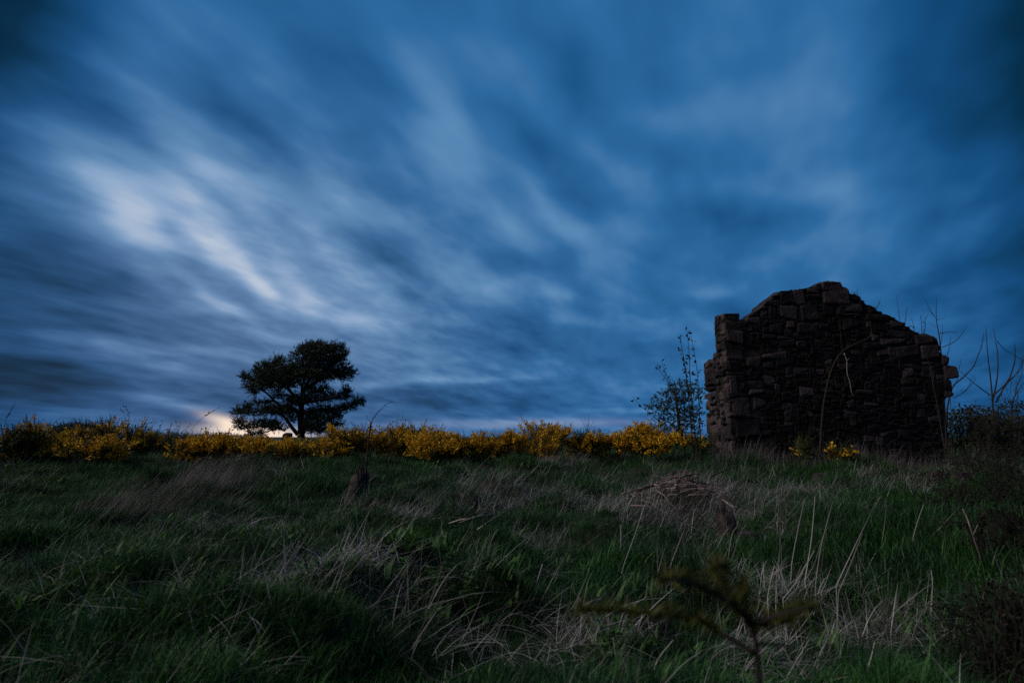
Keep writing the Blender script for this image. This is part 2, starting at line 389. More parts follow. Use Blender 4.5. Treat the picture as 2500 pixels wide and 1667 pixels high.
def block(mb, c, h, seed, axis='y', free=False):
    """squared rubble stone: dressed-down face of nine facets, worn arrises, plain bed faces"""
    off = Vector((seed * 3.17 % 97, seed * 1.31 % 89, seed * .77 % 83)); b = len(mb.v); c = np.asarray(c, float)
    hu, hd, hv = (h[0], h[1], h[2]) if axis == 'y' else (h[1], h[0], h[2])
    bev = min(.030, hu * .36, hv * .45) ; G = [-1, None, None, 1]
    cj = [[R.uniform(-.09, .09) * min(hu, .12), R.uniform(-.3, .3) * min(hv, .07)] for _ in range(4)]
    def bil(u, v_, k):
        return ((1 - u) * (1 - v_) * cj[0][k] + (1 + u) * (1 - v_) * cj[1][k] + (1 + u) * (1 + v_) * cj[2][k] + (1 - u) * (1 + v_) * cj[3][k]) / 4
    def world(u, v_, d):
        if axis == 'y':
            x, z = c[0] + u, c[2] + v_
            if not free: x, z = clampo(x, z)
            return (x, c[1] - hd + d, z)
        return (c[0] - hd + d, c[1] - u, c[2] + v_)
    US = [-hu, -hu + bev, hu - bev, hu]; VS = [-hv, -hv + bev, hv - bev, hv]
    tilt = (R.uniform(-.06, .06), R.uniform(-.10, .10)); inner = {}
    for i, u in enumerate(US):
        for j, v_ in enumerate(VS):
            un, vn = u / hu, v_ / hv; nn = mnoise.noise_vector(Vector((un * 1.3, vn * 1.3, 0)) + off)
            rim = (i in (0, 3)) + (j in (0, 3)); d = (0, .014, .030)[rim] * (bev / .022 * .6 + .4) + nn[2] * .022 + tilt[0] * u + tilt[1] * v_
            sh = .10 * bev * (rim == 2)
            inner[i, j] = len(mb.v)
            mb.v.append(world(u + bil(un, vn, 0) * 3 + nn[0] * .012 - math.copysign(sh * 3, u) , v_ + bil(un, vn, 1) * 3 + nn[1] * .010 - math.copysign(sh * 2, v_), d)); mb.t.append(.5)
    for i in range(3):
        for j in range(3): mb.f.append((inner[i, j], inner[i + 1, j], inner[i + 1, j + 1], inner[i, j + 1]))
    ringk = [(0, 0), (1, 0), (2, 0), (3, 0), (3, 1), (3, 2), (3, 3), (2, 3), (1, 3), (0, 3), (0, 2), (0, 1)]
    bk = []
    for (i, j) in ringk:
        bk.append(len(mb.v)); v0 = mb.v[inner[i, j]]; 
        w = (v0[0], c[1] + hd, v0[2]) if axis == 'y' else (c[0] + hd, v0[1], v0[2])
        mb.v.append(w); mb.t.append(.5)
    for k in range(12):
        a0, a1 = inner[ringk[k]], inner[ringk[(k + 1) % 12]]; mb.f.append((a0, bk[k], bk[(k + 1) % 12], a1))
    mb.f.append(tuple(bk[::-1]))
stones = []           # (area, cx, cy, cz, hx, hy, hz)
def Zs(zx, zy): return w2(1650 + zx / 2.851, 650 + zy / 2.851)
BIG = [(325, 385, 490, 445), (345, 450, 470, 535), (350, 655, 455, 745), (385, 910, 520, 1040), (405, 1055, 600, 1180), (360, 760, 440, 890), (600, 220, 720, 275), (725, 180, 800, 262), (810, 172, 905, 255), (915, 165, 1000, 195),
       (720, 272, 850, 370), (858, 290, 1002, 392), (1010, 180, 1200, 255), (955, 130, 1060, 176), (1060, 195, 1110, 200), (1015, 270, 1110, 350), (1115, 290, 1175, 340), (1180, 262, 1300, 318), (1148, 345, 1245, 440), (760, 375, 830, 440), (835, 400, 985, 455), (990, 390, 1060, 450),
       (650, 405, 755, 480), (1320, 330, 1480, 375), (1330, 280, 1390, 325), (1490, 365, 1600, 420), (1525, 545, 1700, 630), (1460, 440, 1640, 500), (1650, 470, 1800, 540), (600, 670, 690, 720), (690, 655, 820, 690), (490, 640, 590, 700), (500, 850, 620, 900), (530, 915, 640, 985),
       (1700, 560, 1830, 640), (1690, 690, 1800, 790), (1560, 830, 1680, 910), (1740, 800, 1880, 900), (830, 520, 910, 570), (600, 480, 700, 520), (700, 520, 825, 560), (560, 480, 590, 530), (1310, 520, 1420, 570), (600, 600, 780, 650), (860, 850, 960, 900), (1160, 780, 1250, 850)]
big = []
for (a, b_, c, d) in BIG:
    x0, z1 = Zs(a, b_); x1, z0 = Zs(c, d); big.append((x0, x1, z0, z1))
VOID = [Zs(345, 545) + Zs(450, 640), Zs(470, 560) + Zs(590, 655), Zs(455, 1180) + Zs(680, 1240)]
VOID = [(a, c, d, b_) for (a, b_, c, d) in VOID]
def put_stone(x0, x1, z0, z1, prot, depth, free=False):
    g = R.uniform(.002, .008)
    hx = (x1 - x0) / 2 - g / 2; hz = (z1 - z0) / 2 - g / 2
    if hx < .02 or hz < .014: return
    stones.append(((x1 - x0) * (z1 - z0), (x0 + x1) / 2, WALLY - prot + depth / 2, (z0 + z1) / 2, hx, depth / 2, hz, 'y', free))
for (x0, x1, z0, z1) in big:
    e = edge_dist((x0 + x1) / 2, (z0 + z1) / 2)
    put_stone(x0, x1, z0, z1, R.uniform(.02, .05), THICK + .1 if e < .3 else .3)
zb = min(p[1] for p in OUT); zt = max(p[1] for p in OUT); xl = min(p[0] for p in OUT); xr = max(p[0] for p in OUT)
CELL = .02; gw, gh = int((xr - xl) / CELL) + 1, int((zt - zb) / CELL) + 1
free = np.zeros((gh, gw), bool)
for j in range(gh):
    for i in range(gw):
        free[j, i] = inside(xl + (i + .5) * CELL, zb + (j + .5) * CELL)
for (a, b_, c, d) in big + VOID:
    free[max(0, int((c - zb) / CELL + .5)):int((d - zb) / CELL + .5), max(0, int((a - xl) / CELL + .5)):int((b_ - xl) / CELL + .5)] = False
for j in range(2, gh):
    i = 0
    while i < gw:
        if not free[j, i]: i += 1; continue
        hn = R.choice((2, 3, 3, 4, 4, 5, 5, 6, 7, 9)); wn_ = max(3, int(hn * R.uniform(1.2, 3.3) + 1))
        run = 0
        while i + run < gw and run < wn_ and free[j, i + run]: run += 1
        if run + 3 > wn_ and i + run < gw:
            k = 0
            while k < 3 and i + run + k < gw and free[j, i + run + k]: k += 1
            if k < 3: run += k
        up_n = 1
        while up_n < hn and j + up_n < gh and free[j + up_n, i:i + run].mean() > .55: up_n += 1
        free[j:j + up_n, i:i + run] = False
        x0, x1, z0, z1 = xl + i * CELL, xl + (i + run) * CELL, zb + j * CELL, zb + (j + up_n) * CELL
        if run >= 2 and up_n >= 2:
            e = edge_dist((x0 + x1) / 2, (z0 + z1) / 2)
            put_stone(x0, x1, z0 + R.uniform(-.006, .004), z1 + R.uniform(-.006, .006), R.uniform(.004, .034), THICK + R.uniform(.02, .06) if e < .22 else .24)
        i += run
# the jutting quoins of the ragged far corner, and the coping
for (a, b_, c, d, pr) in ((1840, 615, 1900, 690, .03), (1850, 690, 1958, 785, .05), (1850, 800, 1915, 860, .04), (1860, 862, 1928, 918, .03), (1010, 103, 1150, 175, .05), (1085, 120, 1205, 180, .04),):
    x0, z1 = Zs(a, b_); x1, z0 = Zs(c, d); put_stone(x0, x1, z0, z1, pr, THICK + .04, a > 1500)
# the stub of the return wall running away from the near corner: its face looks sideways
XL = [w2(1771, 790)[0], w2(1797, 1137)[0]]
def flank(y0, y1, ztop, x_face, thick):
    z = zb + .05
    while z < ztop - .02:
        hgt = R.choice((.09, .12, .16, .2)); hgt = min(hgt, ztop - z + .03); y = y0
        while y < y1 - .03:
            L = min(hgt * R.uniform(1, 2.4), y1 - y); 
            if y1 - y - L < .06: L = y1 - y
            stones.append((hgt * L, x_face + thick / 2 - R.uniform(0, .022), y + L / 2, z + hgt / 2, thick / 2, L / 2 - .006, hgt / 2 - .006, 'x', True)); y += L
        z += hgt
xf = XL[0] - .02
flank(WALLY - .01, WALLY + THICK, w2(1752, 775, WALLY + .5)[1], xf, .34)
flank(WALLY + THICK, WALLY + THICK + .26, w2(1736, 860, 12.7)[1], xf + .02, .45)
flank(WALLY + THICK + .26, WALLY + 1.55, w2(1715, 882, 13.4)[1], xf + .02, .5)
stones.sort(key=lambda s: -s[0])
rest = MB()
for i, (ar, cx, cy, cz, hx, hy, hz, axn, fre) in enumerate(stones):
    if i < 296:
        mb = MB(); block(mb, (cx, cy, cz), (hx, hy, hz), i + 1, axn, fre)
        c0 = np.array((cx, cy, cz)); mb.v = [tuple(np.array(q) - c0) for q in mb.v]
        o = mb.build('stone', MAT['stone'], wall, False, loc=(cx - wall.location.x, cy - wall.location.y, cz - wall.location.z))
    else:
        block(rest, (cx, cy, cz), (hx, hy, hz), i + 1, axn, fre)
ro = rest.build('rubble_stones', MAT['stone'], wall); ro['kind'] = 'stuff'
# packed rubble core behind the face
core = MB(); cxm = np.mean([p[0] for p in OUT]); czm = np.mean([p[1] for p in OUT])
ins = [(cxm + (x - cxm) * .992, zb + (z - zb) * .992 - .012) for x, z in OUT]
n = len(ins)
for yy in (WALLY + .016, WALLY + THICK - .04):
    for (x, z) in ins: core.v.append((x, yy, z)); core.t.append(.5)
core.f += [tuple(range(n)), tuple(range(2 * n - 1, n - 1, -1))] + [(i, n + i, n + (i + 1) % n, (i + 1) % n) for i in range(n)]
core.build('wall_core', MAT['core'], wall)

for (px, py, lab) in ((1806, 778, 'little grass tuft growing in the notch of the ruin wall head'), (2085, 716, 'small grass tuft rooted on the slope of the ruin just past its summit')):
    g = at(px, py, WALLY + .2); mb = MB()
    for k in range(26): mb.blade(g + np.array((R.gauss(0, .05), R.gauss(0, .05), -.05)), R.uniform(0, 6.28), abs(R.gauss(.2, .3)), R.uniform(.08, .16), .006, R.uniform(.2, 1.2), R.random())
    tag(mb.build('grass_tuft', MAT['green']), lab, 'grass tuft')
# crumbled mortar and turf capping the wall head
hd = MB(); tops = OUT[4:30]; cl = []
for i in range(len(tops) - 1):
    a, b = np.array(tops[i]), np.array(tops[i + 1]); k = max(1, int(np.linalg.norm(b - a) / .055)); cl += [a + (b - a) * t / k for t in range(k)]
for i, q in enumerate(cl):
    n1_, n2_ = (mnoise.noise(Vector((q[0] * 4.5, q[1] * 4.5, w))) for w in (.3, 7.7)); dn = .06 + .03 * n1_
    for (yy, zz) in ((-.004, -dn), (.02, -.012 + .018 * n2_), (.10, .016 + .022 * n1_), (THICK * .5, .03 + .03 * n2_), (THICK - .1, .016 + .022 * n1_), (THICK - .01, -dn)):
        hd.v.append((q[0] + .012 * n2_, WALLY + yy + .012 * n1_, q[1] + zz)); hd.t.append(.5)
for i in range(len(cl) - 1):
    for j in range(5): hd.f.append((i * 6 + j, (i + 1) * 6 + j, (i + 1) * 6 + j + 1, i * 6 + j + 1))
hd.build('wall_head', MAT['stone'], wall)
# stones fallen from it
for k, (px, py, w, lab) in enumerate(((1660, 1175, .15, 'fallen block of the ruin half sunk beside the heap of sticks'), (2120, 1178, .13, 'fallen block of the ruin lying in straw before the middle of the wall'), (2010, 1178, .12, 'smaller fallen block in weeds before the small gorse bush of the ruin'),
                               (2360, 1176, .12, 'fallen block lying just beyond the far corner of the ruin'), (1832, 1330, .10, 'dark stone half buried beside the grey stump'), (2285, 1168, .09, 'fallen block under the far corner of the ruin beside the bare saplings'))):
    p = hit(px, py); mb = MB(); rock(mb, (p[0], p[1], p[2] + w * .55), (w * 1.2, w * .9, w * .75), k + 500, .22, 3); tag(mb.build('fallen_stone', MAT['stone'], None), lab, 'stone', 'stones fallen from the ruin')
# ------------------------------------------------------------------ bare and leafy woody plants
def smooth_path(pts, k=4):
    pts = [np.asarray(p, float) for p in pts]; outp = []
    for i in range(len(pts) - 1):
        p0, p1, p2, p3 = pts[max(i - 1, 0)], pts[i], pts[i + 1], pts[min(i + 2, len(pts) - 1)]
        for j in range(k):
            t = j / k
            outp.append(.5 * ((2 * p1) + (-p0 + p2) * t + (2 * p0 - 5 * p1 + 4 * p2 - p3) * t * t + (-p0 + 3 * p1 - 3 * p2 + p3) * t ** 3))
    outp.append(pts[-1]); return outp
def path3(pxs, Y, dY=0.0, drift=.0):
    """photo polyline to a branch that also wanders in depth"""
    n = len(pxs); w = [0.0]
    for i in range(n - 1): w.append(w[-1] + R.uniform(-1, 1) * drift)
    return smooth_path([at(x, y, Y + dY * i / max(1, n - 1) + w[i]) for i, (x, y) in enumerate(pxs)])
def spurs(mb, path, r, every, ln, leaves=None, lsize=.05, lden=1.0, up_=.3, start=.15):
    """short side twigs along a branch, with leaves or buds on them"""
    acc = 0; tot = sum(np.linalg.norm(path[i + 1] - path[i]) for i in range(len(path) - 1)); run = 0
    for i in range(len(path) - 1):
        seg = path[i + 1] - path[i]; L = np.linalg.norm(seg); run += L; acc += L
        while acc > every:
            acc -= every * R.uniform(.7, 1.3)
            if run / tot < start: continue
            d = unit(unit(seg) * .7 + NR.normal(size=3) * .75 + np.array((0, 0, up_))); l = ln * R.uniform(.4, 1.2) * (1.15 - .5 * run / tot)
            p = path[i] + seg * R.random(); e = p + d * l
            mb.tube([p, p + d * l * .5 + NR.normal(size=3) * l * .06, e], r, r * .4, 3, cap=False)
            if leaves is not None:
                for q in range(max(1, int(round(lden * R.uniform(.5, 2))))):
                    t = R.uniform(.35, 1.05); dd = unit(NR.normal(size=3) + d * .6 + np.array((0, 0, -.2)))
                    leaves.leaf(p + d * l * t, dd, NR.normal(size=3), lsize * R.uniform(.6, 1.3), lsize * R.uniform(.4, .75), R.random())
def woody(name, label, cat, branches, mat, every=.12, ln=.12, leaf=None, lsize=.05, lden=1, root=None, group=None, tw=.0022, part='branch', sp=True, leafname='leaves'):
    """branches: (path, r0, r1); the first is the stem"""
    base = root if root is not None else branches[0][0][0]
    t = thing(name, label, cat, base, group); lv = MB()
    for i, (p, r0, r1) in enumerate(branches):
        mb = MB(); mb.tube(p, r0, r1, 6)
        if sp: spurs(mb, p, tw, every, ln, lv if leaf else None, lsize, lden)
        mb.build('stem' if i == 0 else part, mat, t, True)
    if leaf and lv.v: lv.build(leafname, MAT[leaf], t)['kind'] = 'stuff'
    return t
def Z1(*p): return [(1650 + p[i] / 2.851, 650 + p[i + 1] / 2.851) for i in range(0, len(p), 2)]
def Z6(*p): return [(2100 + p[i] / 3.015, 680 + p[i + 1] / 3.015) for i in range(0, len(p), 2)]
def rooted(pxs, Y, dY=0, drift=.05):
    """prepend a root point on the ground"""
    p = path3(pxs, Y, dY, drift); g = drop(pxs[0][0], Y); g[2] -= .05
    if p[0][2] > g[2] + .02: p = smooth_path([g, (g * .5 + p[0] * .5) + NR.normal(size=3) * .02], 3)[:-1] + p
    return p

# leafy sapling beside the near corner of the ruin
Y = 11.6
woody('leafy_sapling', 'slender young tree in thin leaf growing against the near corner of the ruin', 'sapling', [
    (rooted(Z1(150, 1330, 118, 1000, 100, 800, 92, 600, 75, 425), Y), .016, .003), (rooted(Z1(130, 1350, 95, 1000, 65, 700, 40, 560, 30, 470), Y - .1), .014, .003),
    (rooted(Z1(175, 1300, 160, 950, 150, 750, 128, 600, 105, 480), Y + .1), .012, .002), (rooted(Z1(60, 1330, 20, 1000, -20, 880, -70, 760), Y - .2), .012, .003),
    (path3([(1688, 1085), (1650, 1045), (1605, 1015), (1575, 1000), (1545, 970)], Y - .2, -.3), .008, .002), (path3([(1680, 1050), (1650, 960), (1625, 910), (1613, 875)], Y, .3), .007, .002),
    (path3([(1672, 1010), (1640, 950), (1612, 905), (1602, 890)], Y, -.3), .006, .002), (path3([(1690, 1000), (1668, 880), (1655, 850)], Y, .2), .005, .002)],
    MAT['twig'], .075, .10, 'darkleaf', .085, .5)
# bare shrub on the face of the ruin
Y = 11.35
woody('climbing_shrub', 'crooked bare shrub leaning up against the middle of the ruin face', 'shrub', [
    (rooted(Z1(1000, 1350, 1020, 1040, 1040, 900, 1065, 780, 1110, 660, 1165, 590, 1260, 535, 1340, 500, 1362, 450, 1340, 400, 1310, 365), Y), .022, .005),
    (path3(Z1(1050, 860, 1000, 810, 930, 770, 840, 700), Y, -.1), .008, .002), (path3(Z1(1070, 760, 1050, 690, 1000, 640), Y, .1), .006, .002),
    (path3(Z1(1030, 1000, 980, 930, 940, 820, 910, 740), Y, -.15), .007, .002), (path3(Z1(1160, 600, 1150, 500, 1140, 400), Y, .1), .006, .002),
    (path3(Z1(1060, 820, 1110, 760, 1115, 730), Y), .005, .002)], MAT['twig'], .2, .14)
woody('dead_branch', 'pale bleached dead stick hanging down the middle of the ruin face', 'branch', [
    (path3(Z1(1172, 605, 1190, 660, 1192, 740, 1210, 800, 1222, 870, 1238, 905), 11.7, .1), .012, .006), (path3(Z1(1188, 660, 1205, 640), 11.7), .007, .003)], MAT['palebark'], sp=False)
woody('bare_sapling', 'thin pale-stemmed bare sapling standing in front of the far corner of the ruin', 'sapling', [
    (rooted(Z1(1895, 1400, 1860, 1200, 1820, 960, 1790, 820, 1770, 700, 1735, 600), 11.2), .02, .005), (path3(Z1(1815, 950, 1740, 900, 1700, 860), 11.2, -.2), .007, .002),
    (path3(Z1(1790, 820, 1800, 720), 11.2, .2), .006, .002)], MAT['twig'], .3, .1)
woody('bare_sapling', 'straight thin bare sapling rising from the grass just past the far corner of the ruin', 'sapling', [
    (rooted(Z1(1930, 1400, 1920, 1200, 1915, 1000, 1905, 870), 11.6), .015, .004), (path3(Z1(1918, 1100, 1990, 1020, 2060, 950), 11.6, .2), .006, .002)], MAT['twig'], .25, .1)
# saplings behind the ruin whose tops show over its falling edge
Y = 13.6
woody('bare_sapling', 'tall bare sapling with a few tufted leaves behind the falling edge of the ruin', 'sapling', [
    (rooted(Z6(640, 1250, 610, 800, 592, 520, 578, 400, 560, 290, 562, 135), Y), .03, .004), (path3(Z6(560, 290, 525, 255, 490, 218), Y, .2), .007, .003), (path3(Z6(545, 275, 510, 220, 478, 150), Y, -.2), .007, .003),
    (path3(Z6(565, 303, 605, 295, 640, 275), Y, -.2), .006, .002), (path3(Z6(572, 352, 530, 340, 503, 322), Y, .2), .005, .002), (path3(Z6(600, 508, 700, 460, 750, 405, 792, 343), Y, -.3), .01, .004),
    (path3(Z6(640, 565, 660, 500, 665, 420), Y, .2), .008, .003), (path3(Z6(595, 480, 605, 400, 604, 340), Y, .2), .007, .003), (path3(Z6(585, 405, 640, 395, 720, 397), Y, .1), .009, .005)],
    MAT['twig'], .11, .05, root=drop(2312, Y), part='branch')
for lab, paths in (('wispy twig-like sapling behind the upper slope of the ruin, its tip hooked', [Z6(300, 420, 290, 300, 280, 230, 268, 130)]),
                   ('small wispy shrub behind the middle of the falling edge of the ruin', [Z6(320, 420, 330, 320, 340, 260, 346, 205)]),
                   ('little forked budding shrub behind the lower slope of the ruin', [Z6(410, 440, 395, 350, 376, 285), Z6(400, 365, 375, 350, 357, 335)]),
                   ('twin-topped budding sapling just before the tall one behind the ruin', [Z6(460, 500, 455, 400, 450, 330, 443, 265), Z6(462, 430, 478, 350, 478, 300, 497, 268), Z6(470, 330, 455, 300)]),
                   ('short curved twig of a shrub behind the ruin near its peak', [Z6(90, 330, 120, 220, 140, 185, 150, 145)]),
                   ('tiny budding sprig standing above the ruin right beside its summit', [Z1(1262, 260, 1263, 195, 1268, 140)])):
    woody('budding_shrub', lab, 'shrub', [(rooted(q, Y + R.uniform(0, .4)) if k == 0 else path3(q, Y), .011, .003) for k, q in enumerate(paths)], MAT['twig'], .09, .05, 'darkleaf', .035, .35)
# thorn trees beyond the far corner
Y = 15.5
woody('thorn_tree', 'bare many-stemmed thorn tree spreading above the dark hedge beside the ruin', 'tree', [
    (rooted(Z6(978, 1250, 975, 930, 960, 740, 938, 550, 925, 355), Y), .034, .006), (path3(Z6(975, 900, 1010, 720, 1012, 560, 995, 440, 980, 360), Y, .4), .022, .005),
    (path3(Z6(975, 860, 1080, 765, 1130, 640, 1140, 560, 1137, 480), Y, -.5), .024, .006), (path3(Z6(1000, 910, 1080, 770, 1170, 680, 1206, 590), Y, .6), .024, .006),
    (path3(Z6(960, 860, 870, 795, 800, 740, 740, 680), Y, -.4), .014, .004), (path3(Z6(1010, 460, 1060, 520, 1120, 555, 1206, 605), Y, .5), .01, .004),
    (path3(Z6(1090, 760, 1150, 700, 1206, 560), Y, .3), .012, .004)], MAT['twig'], .075, .13)
woody('bare_sapling', 'long arching bare sapling curving away over the dark hedge behind the ruin', 'sapling', [
    (rooted(Z6(640, 960, 680, 800, 760, 725, 830, 650, 870, 560, 895, 490, 910, 400), 14.2), .024, .005), (path3(Z6(830, 645, 870, 640, 900, 632), 14.2), .005, .002), (path3(Z6(710, 760, 730, 660, 737, 600), 14.2, .2), .007, .003),
    (path3(Z6(690, 880, 770, 830, 830, 770, 850, 735), 14.2, .3), .010, .003), (path3(Z6(745, 850, 800, 790, 835, 705), 14.2, -.3), .008, .003)], MAT['twig'], .10, .06, 'darkleaf', .04, .3)
woody('bare_sapling', 'dark twiggy sapling at the frame edge beyond the many-stemmed thorn tree', 'sapling', [
    (rooted(Z6(1120, 1200, 1110, 960, 1140, 850, 1160, 760), 16.5), .03, .008), (path3(Z6(1130, 880, 1180, 800, 1230, 740), 16.5), .014, .004), (path3(Z6(1120, 930, 1080, 880, 1050, 850), 16.5), .012, .004), (path3(Z6(1150, 800, 1190, 700, 1190, 560), 16.5), .012, .004)],
    MAT['twig'], .08, .18, 'darkleaf', .05, .5)

for (px, Yt, tops, lab) in ((2492, 14, 905, 'tangled dark twiggy thorn bush at the frame edge below the thorn tree branches'), (2405, 13.6, 955, 'tangled dark twiggy thorn bush in the gap between the ruin and the thorn tree')):
    br = []
    for k in range(16):
        a = R.uniform(-75, 75); br.append((rooted([(px + a * .25, 1090), (px + a * .6 + R.uniform(-8, 8), 1010), (px + a + R.uniform(-12, 12), tops + R.uniform(0, 60) + abs(a) * .4)], Yt + R.uniform(-.5, .5), 0, .2), .011, .002))
    woody('thorn_bush', lab, 'bush', br, MAT['twig'], .07, .2, 'darkleaf', .035, .3, tw=.003)

# ------------------------------------------------------------------ pine
def Z2(zx, zy): return (500 + zx / 4.9, 780 + zy / 4.9)
PYD = 37.0
pbase = at(*Z2(1150, 1400), PYD); pbase[2] = gz(pbase[0], PYD)
pine = thing('pine_tree', 'broad wind-shaped pine standing alone beyond the gorse', 'tree', pbase)
mb = MB()
mb.tube(smooth_path([pbase - np.array((0, 0, .2)), at(*Z2(1155, 1330), PYD), at(*Z2(1150, 1180), PYD), at(*Z2(1155, 1050), PYD), at(*Z2(1170, 930), PYD + .1), at(*Z2(1180, 850), PYD + .2), at(*Z2(1230, 760), PYD + .2), at(*Z2(1300, 620), PYD), at(*Z2(1380, 480), PYD)]), .25, .05, 9)
mb.build('trunk', MAT['bark'], pine, True)
LIMBS = [((1110, 1370, 1050, 1300, 980, 1200, 900, 1130, 760, 1110), .16, 0), ((1130, 1120, 1040, 1060, 920, 1040, 830, 970, 740, 880, 620, 820), .16, -.6), ((830, 970, 700, 990, 600, 1000), .07, -.4), ((1150, 1060, 1080, 930, 1020, 850, 960, 700, 900, 600), .12, .8),
         ((1175, 900, 1160, 800, 1200, 700, 1200, 600), .1, -.8), ((1200, 830, 1280, 780, 1400, 720, 1560, 650, 1720, 650), .12, .7), ((1160, 1000, 1300, 980, 1450, 940, 1600, 910), .1, -1.2), ((1150, 1120, 1320, 1090, 1500, 1070, 1700, 1040, 1850, 990), .12, .9),
         ((1150, 1200, 1290, 1180, 1450, 1170, 1600, 1150), .09, -.8), ((1140, 1290, 1260, 1260, 1400, 1300, 1480, 1330), .08, .9), ((960, 1330, 860, 1290, 700, 1270, 560, 1290, 420, 1240), .08, -.9), ((1000, 1240, 880, 1100, 700, 1090, 500, 1100), .08, 1.0),
         ((1270, 700, 1420, 600, 1550, 500, 1620, 400), .09, 1.0), ((1260, 720, 1180, 560, 1160, 450), .08, -1.0), ((740, 880, 600, 760, 500, 700), .07, .3), ((1080, 930, 900, 760, 700, 680), .08, 1.3), ((1640, 930, 1690, 880, 1660, 820, 1630, 790), .03, .2), ((900, 1290, 780, 1330, 620, 1380), .05, .6)]
LP = []
for (zz, r, dY) in LIMBS:
    p = path3([Z2(zz[i], zz[i + 1]) for i in range(0, len(zz), 2)], PYD, dY * 1.6, .12); LP.append(p)
    mb = MB(); mb.tube(p, r, r * .22, 6); spurs(mb, p, .016, .28, .75, up_=.15, start=.25); mb.build('limb', MAT['bark'], pine, True)
PADS = [(1380, 430, 260, 120, 1.2), (1250, 560, 280, 140, 1.6), (1490, 570, 190, 120, 1.4), (900, 640, 240, 120, 1.4), (1120, 690, 320, 110, 1.8), (760, 610, 130, 90, 1), (600, 710, 140, 60, .8), (475, 690, 45, 30, .4), (1690, 640, 110, 55, .7), (1640, 700, 130, 40, .8),
        (660, 800, 150, 55, .8), (570, 870, 55, 40, .4), (840, 780, 170, 65, 1.2), (1000, 770, 140, 50, 1.2), (890, 510, 50, 60, .5), (1340, 680, 230, 70, 1.6), (1560, 920, 140, 50, .9), (1690, 860, 40, 60, .3), (1830, 1000, 70, 50, .5), (1710, 1050, 90, 32, .6), (1310, 960, 230, 55, 1.3),
        (1110, 950, 130, 60, 1.2), (860, 900, 55, 55, .6), (1480, 1085, 230, 45, 1.1), (690, 1000, 110, 25, .6), (730, 1110, 270, 48, 1.2), (430, 1110, 70, 48, .5), (520, 1060, 40, 35, .3), (890, 1080, 140, 45, 1), (410, 1230, 50, 35, .4), (550, 1290, 120, 40, .7), (700, 1250, 140, 60, .9), (830, 1290, 140, 42, .9),
        (600, 1370, 90, 32, .5), (1440, 1170, 190, 60, 1.2), (1590, 1150, 50, 40, .4), (1390, 1260, 180, 62, 1.1), (1350, 1330, 140, 40, .9), (1570, 1260, 50, 12, .3), (1240, 1310, 60, 35, .5), (1560, 340, 30, 45, .3), (1640, 350, 25, 50, .3), (1290, 330, 30, 45, .3), (1210, 330, 25, 50, .3), (1370, 315, 30, 45, .3), (1135, 375, 22, 32, .3),
        (1050, 1180, 70, 45, .6), (1250, 1130, 80, 45, .7), (1060, 1010, 80, 45, .8), (1220, 1230, 60, 40, .6), (1500, 400, 60, 60, .6), (1590, 480, 60, 60, .6), (960, 1080, 160, 40, 1), (1230, 820, 60, 50, .8), (1420, 830, 60, 45, .8), (1350, 880, 80, 40, .8), (1260, 420, 110, 80, .8), (1430, 360, 150, 40, .6), (1650, 440, 35, 60, .4)]
crown = MB(); sc37 = PYD / F / 4.9
for (zx, zy, rx, ry, dep) in PADS:
    c = at(*Z2(zx, zy), PYD); ax, az_, ay = rx * sc37, ry * sc37, max(dep * 1.15, .3)
    oy = R.uniform(-.5, .5) * (1.2 if rx > 100 else .4)
    nclump = int(56 * (ax * az_) ** .85 / .10) + 20
    for _ in range(min(nclump, 620)):
        q = unit(NR.normal(size=3)) * R.random() ** .45
        q = c + np.array((q[0] * ax * 1.05, q[1] * ay + oy, q[2] * az_ * 1.02)) + NR.normal(size=3) * .05
        d0 = unit(np.array((q[0] - c[0], .6 * (q[1] - c[1] - oy), .35 + .9 * max(0, q[2] - c[2]))) + NR.normal(size=3) * .35)
        Ls = R.uniform(.16, .42); tt = R.random()
        for k in range(11):
            t = R.random(); crown.spine(q + d0 * Ls * t, unit(d0 * .9 + NR.normal(size=3) * .8), R.uniform(.11, .2), .036, tt)
crown.build('crown', MAT['needle'], pine)['kind'] = 'stuff'
# low stone hump by its foot
hm = MB(); c = at(702, 1062, 35.5); rock(hm, (c[0], 35.5, gz(c[0], 35.5) + .02), (.26, .3, .36), 77, .2, 3)
tag(hm.build('boulder', MAT['core'], None, True), 'dark hump of stone at the foot of the lone pine', 'boulder')

# young conifer behind the leafy sapling
Yc = 22.0; cb = drop(1662, Yc); con = thing('small_pine', 'small dark rounded pine showing through the leafy sapling by the ruin', 'tree', cb)
mb = MB(); tp = smooth_path([cb - np.array((0, 0, .1)), at(1655, 1010, Yc), at(1650, 950, Yc)]); mb.tube(tp, .07, .02, 7); mb.build('trunk', MAT['bark'], con, True)
cr = MB(); lm = MB()
for (px, py, rx, ry) in ((1660, 950, 38, 16), (1640, 968, 40, 18), (1625, 985, 30, 16), (1605, 1000, 26, 12), (1690, 975, 30, 22), (1650, 1005, 45, 18), (1690, 1015, 25, 20), (1630, 1030, 40, 14), (1675, 1045, 35, 14), (1610, 1045, 22, 9), (1645, 1062, 40, 10)):
    c = at(px, py, Yc); s = Yc / F; oy = R.uniform(-.3, .3)
    lm.tube([at(1655, min(py + 14, 1055), Yc), c + np.array((0, oy, 0))], .02, .006, 4)
    for _ in range(int(rx * ry * .095) + 12):
        q = unit(NR.normal(size=3)) * R.random() ** .4; q = c + np.array((q[0] * rx * s, q[1] * rx * s + oy, q[2] * ry * s)); d0 = unit(q - c + np.array((0, 0, .15)) + NR.normal(size=3) * .1); tt = R.random()
        for k in range(8): cr.spine(q + d0 * .18 * R.random(), unit(d0 + NR.normal(size=3) * .8), R.uniform(.07, .14), .035, tt)
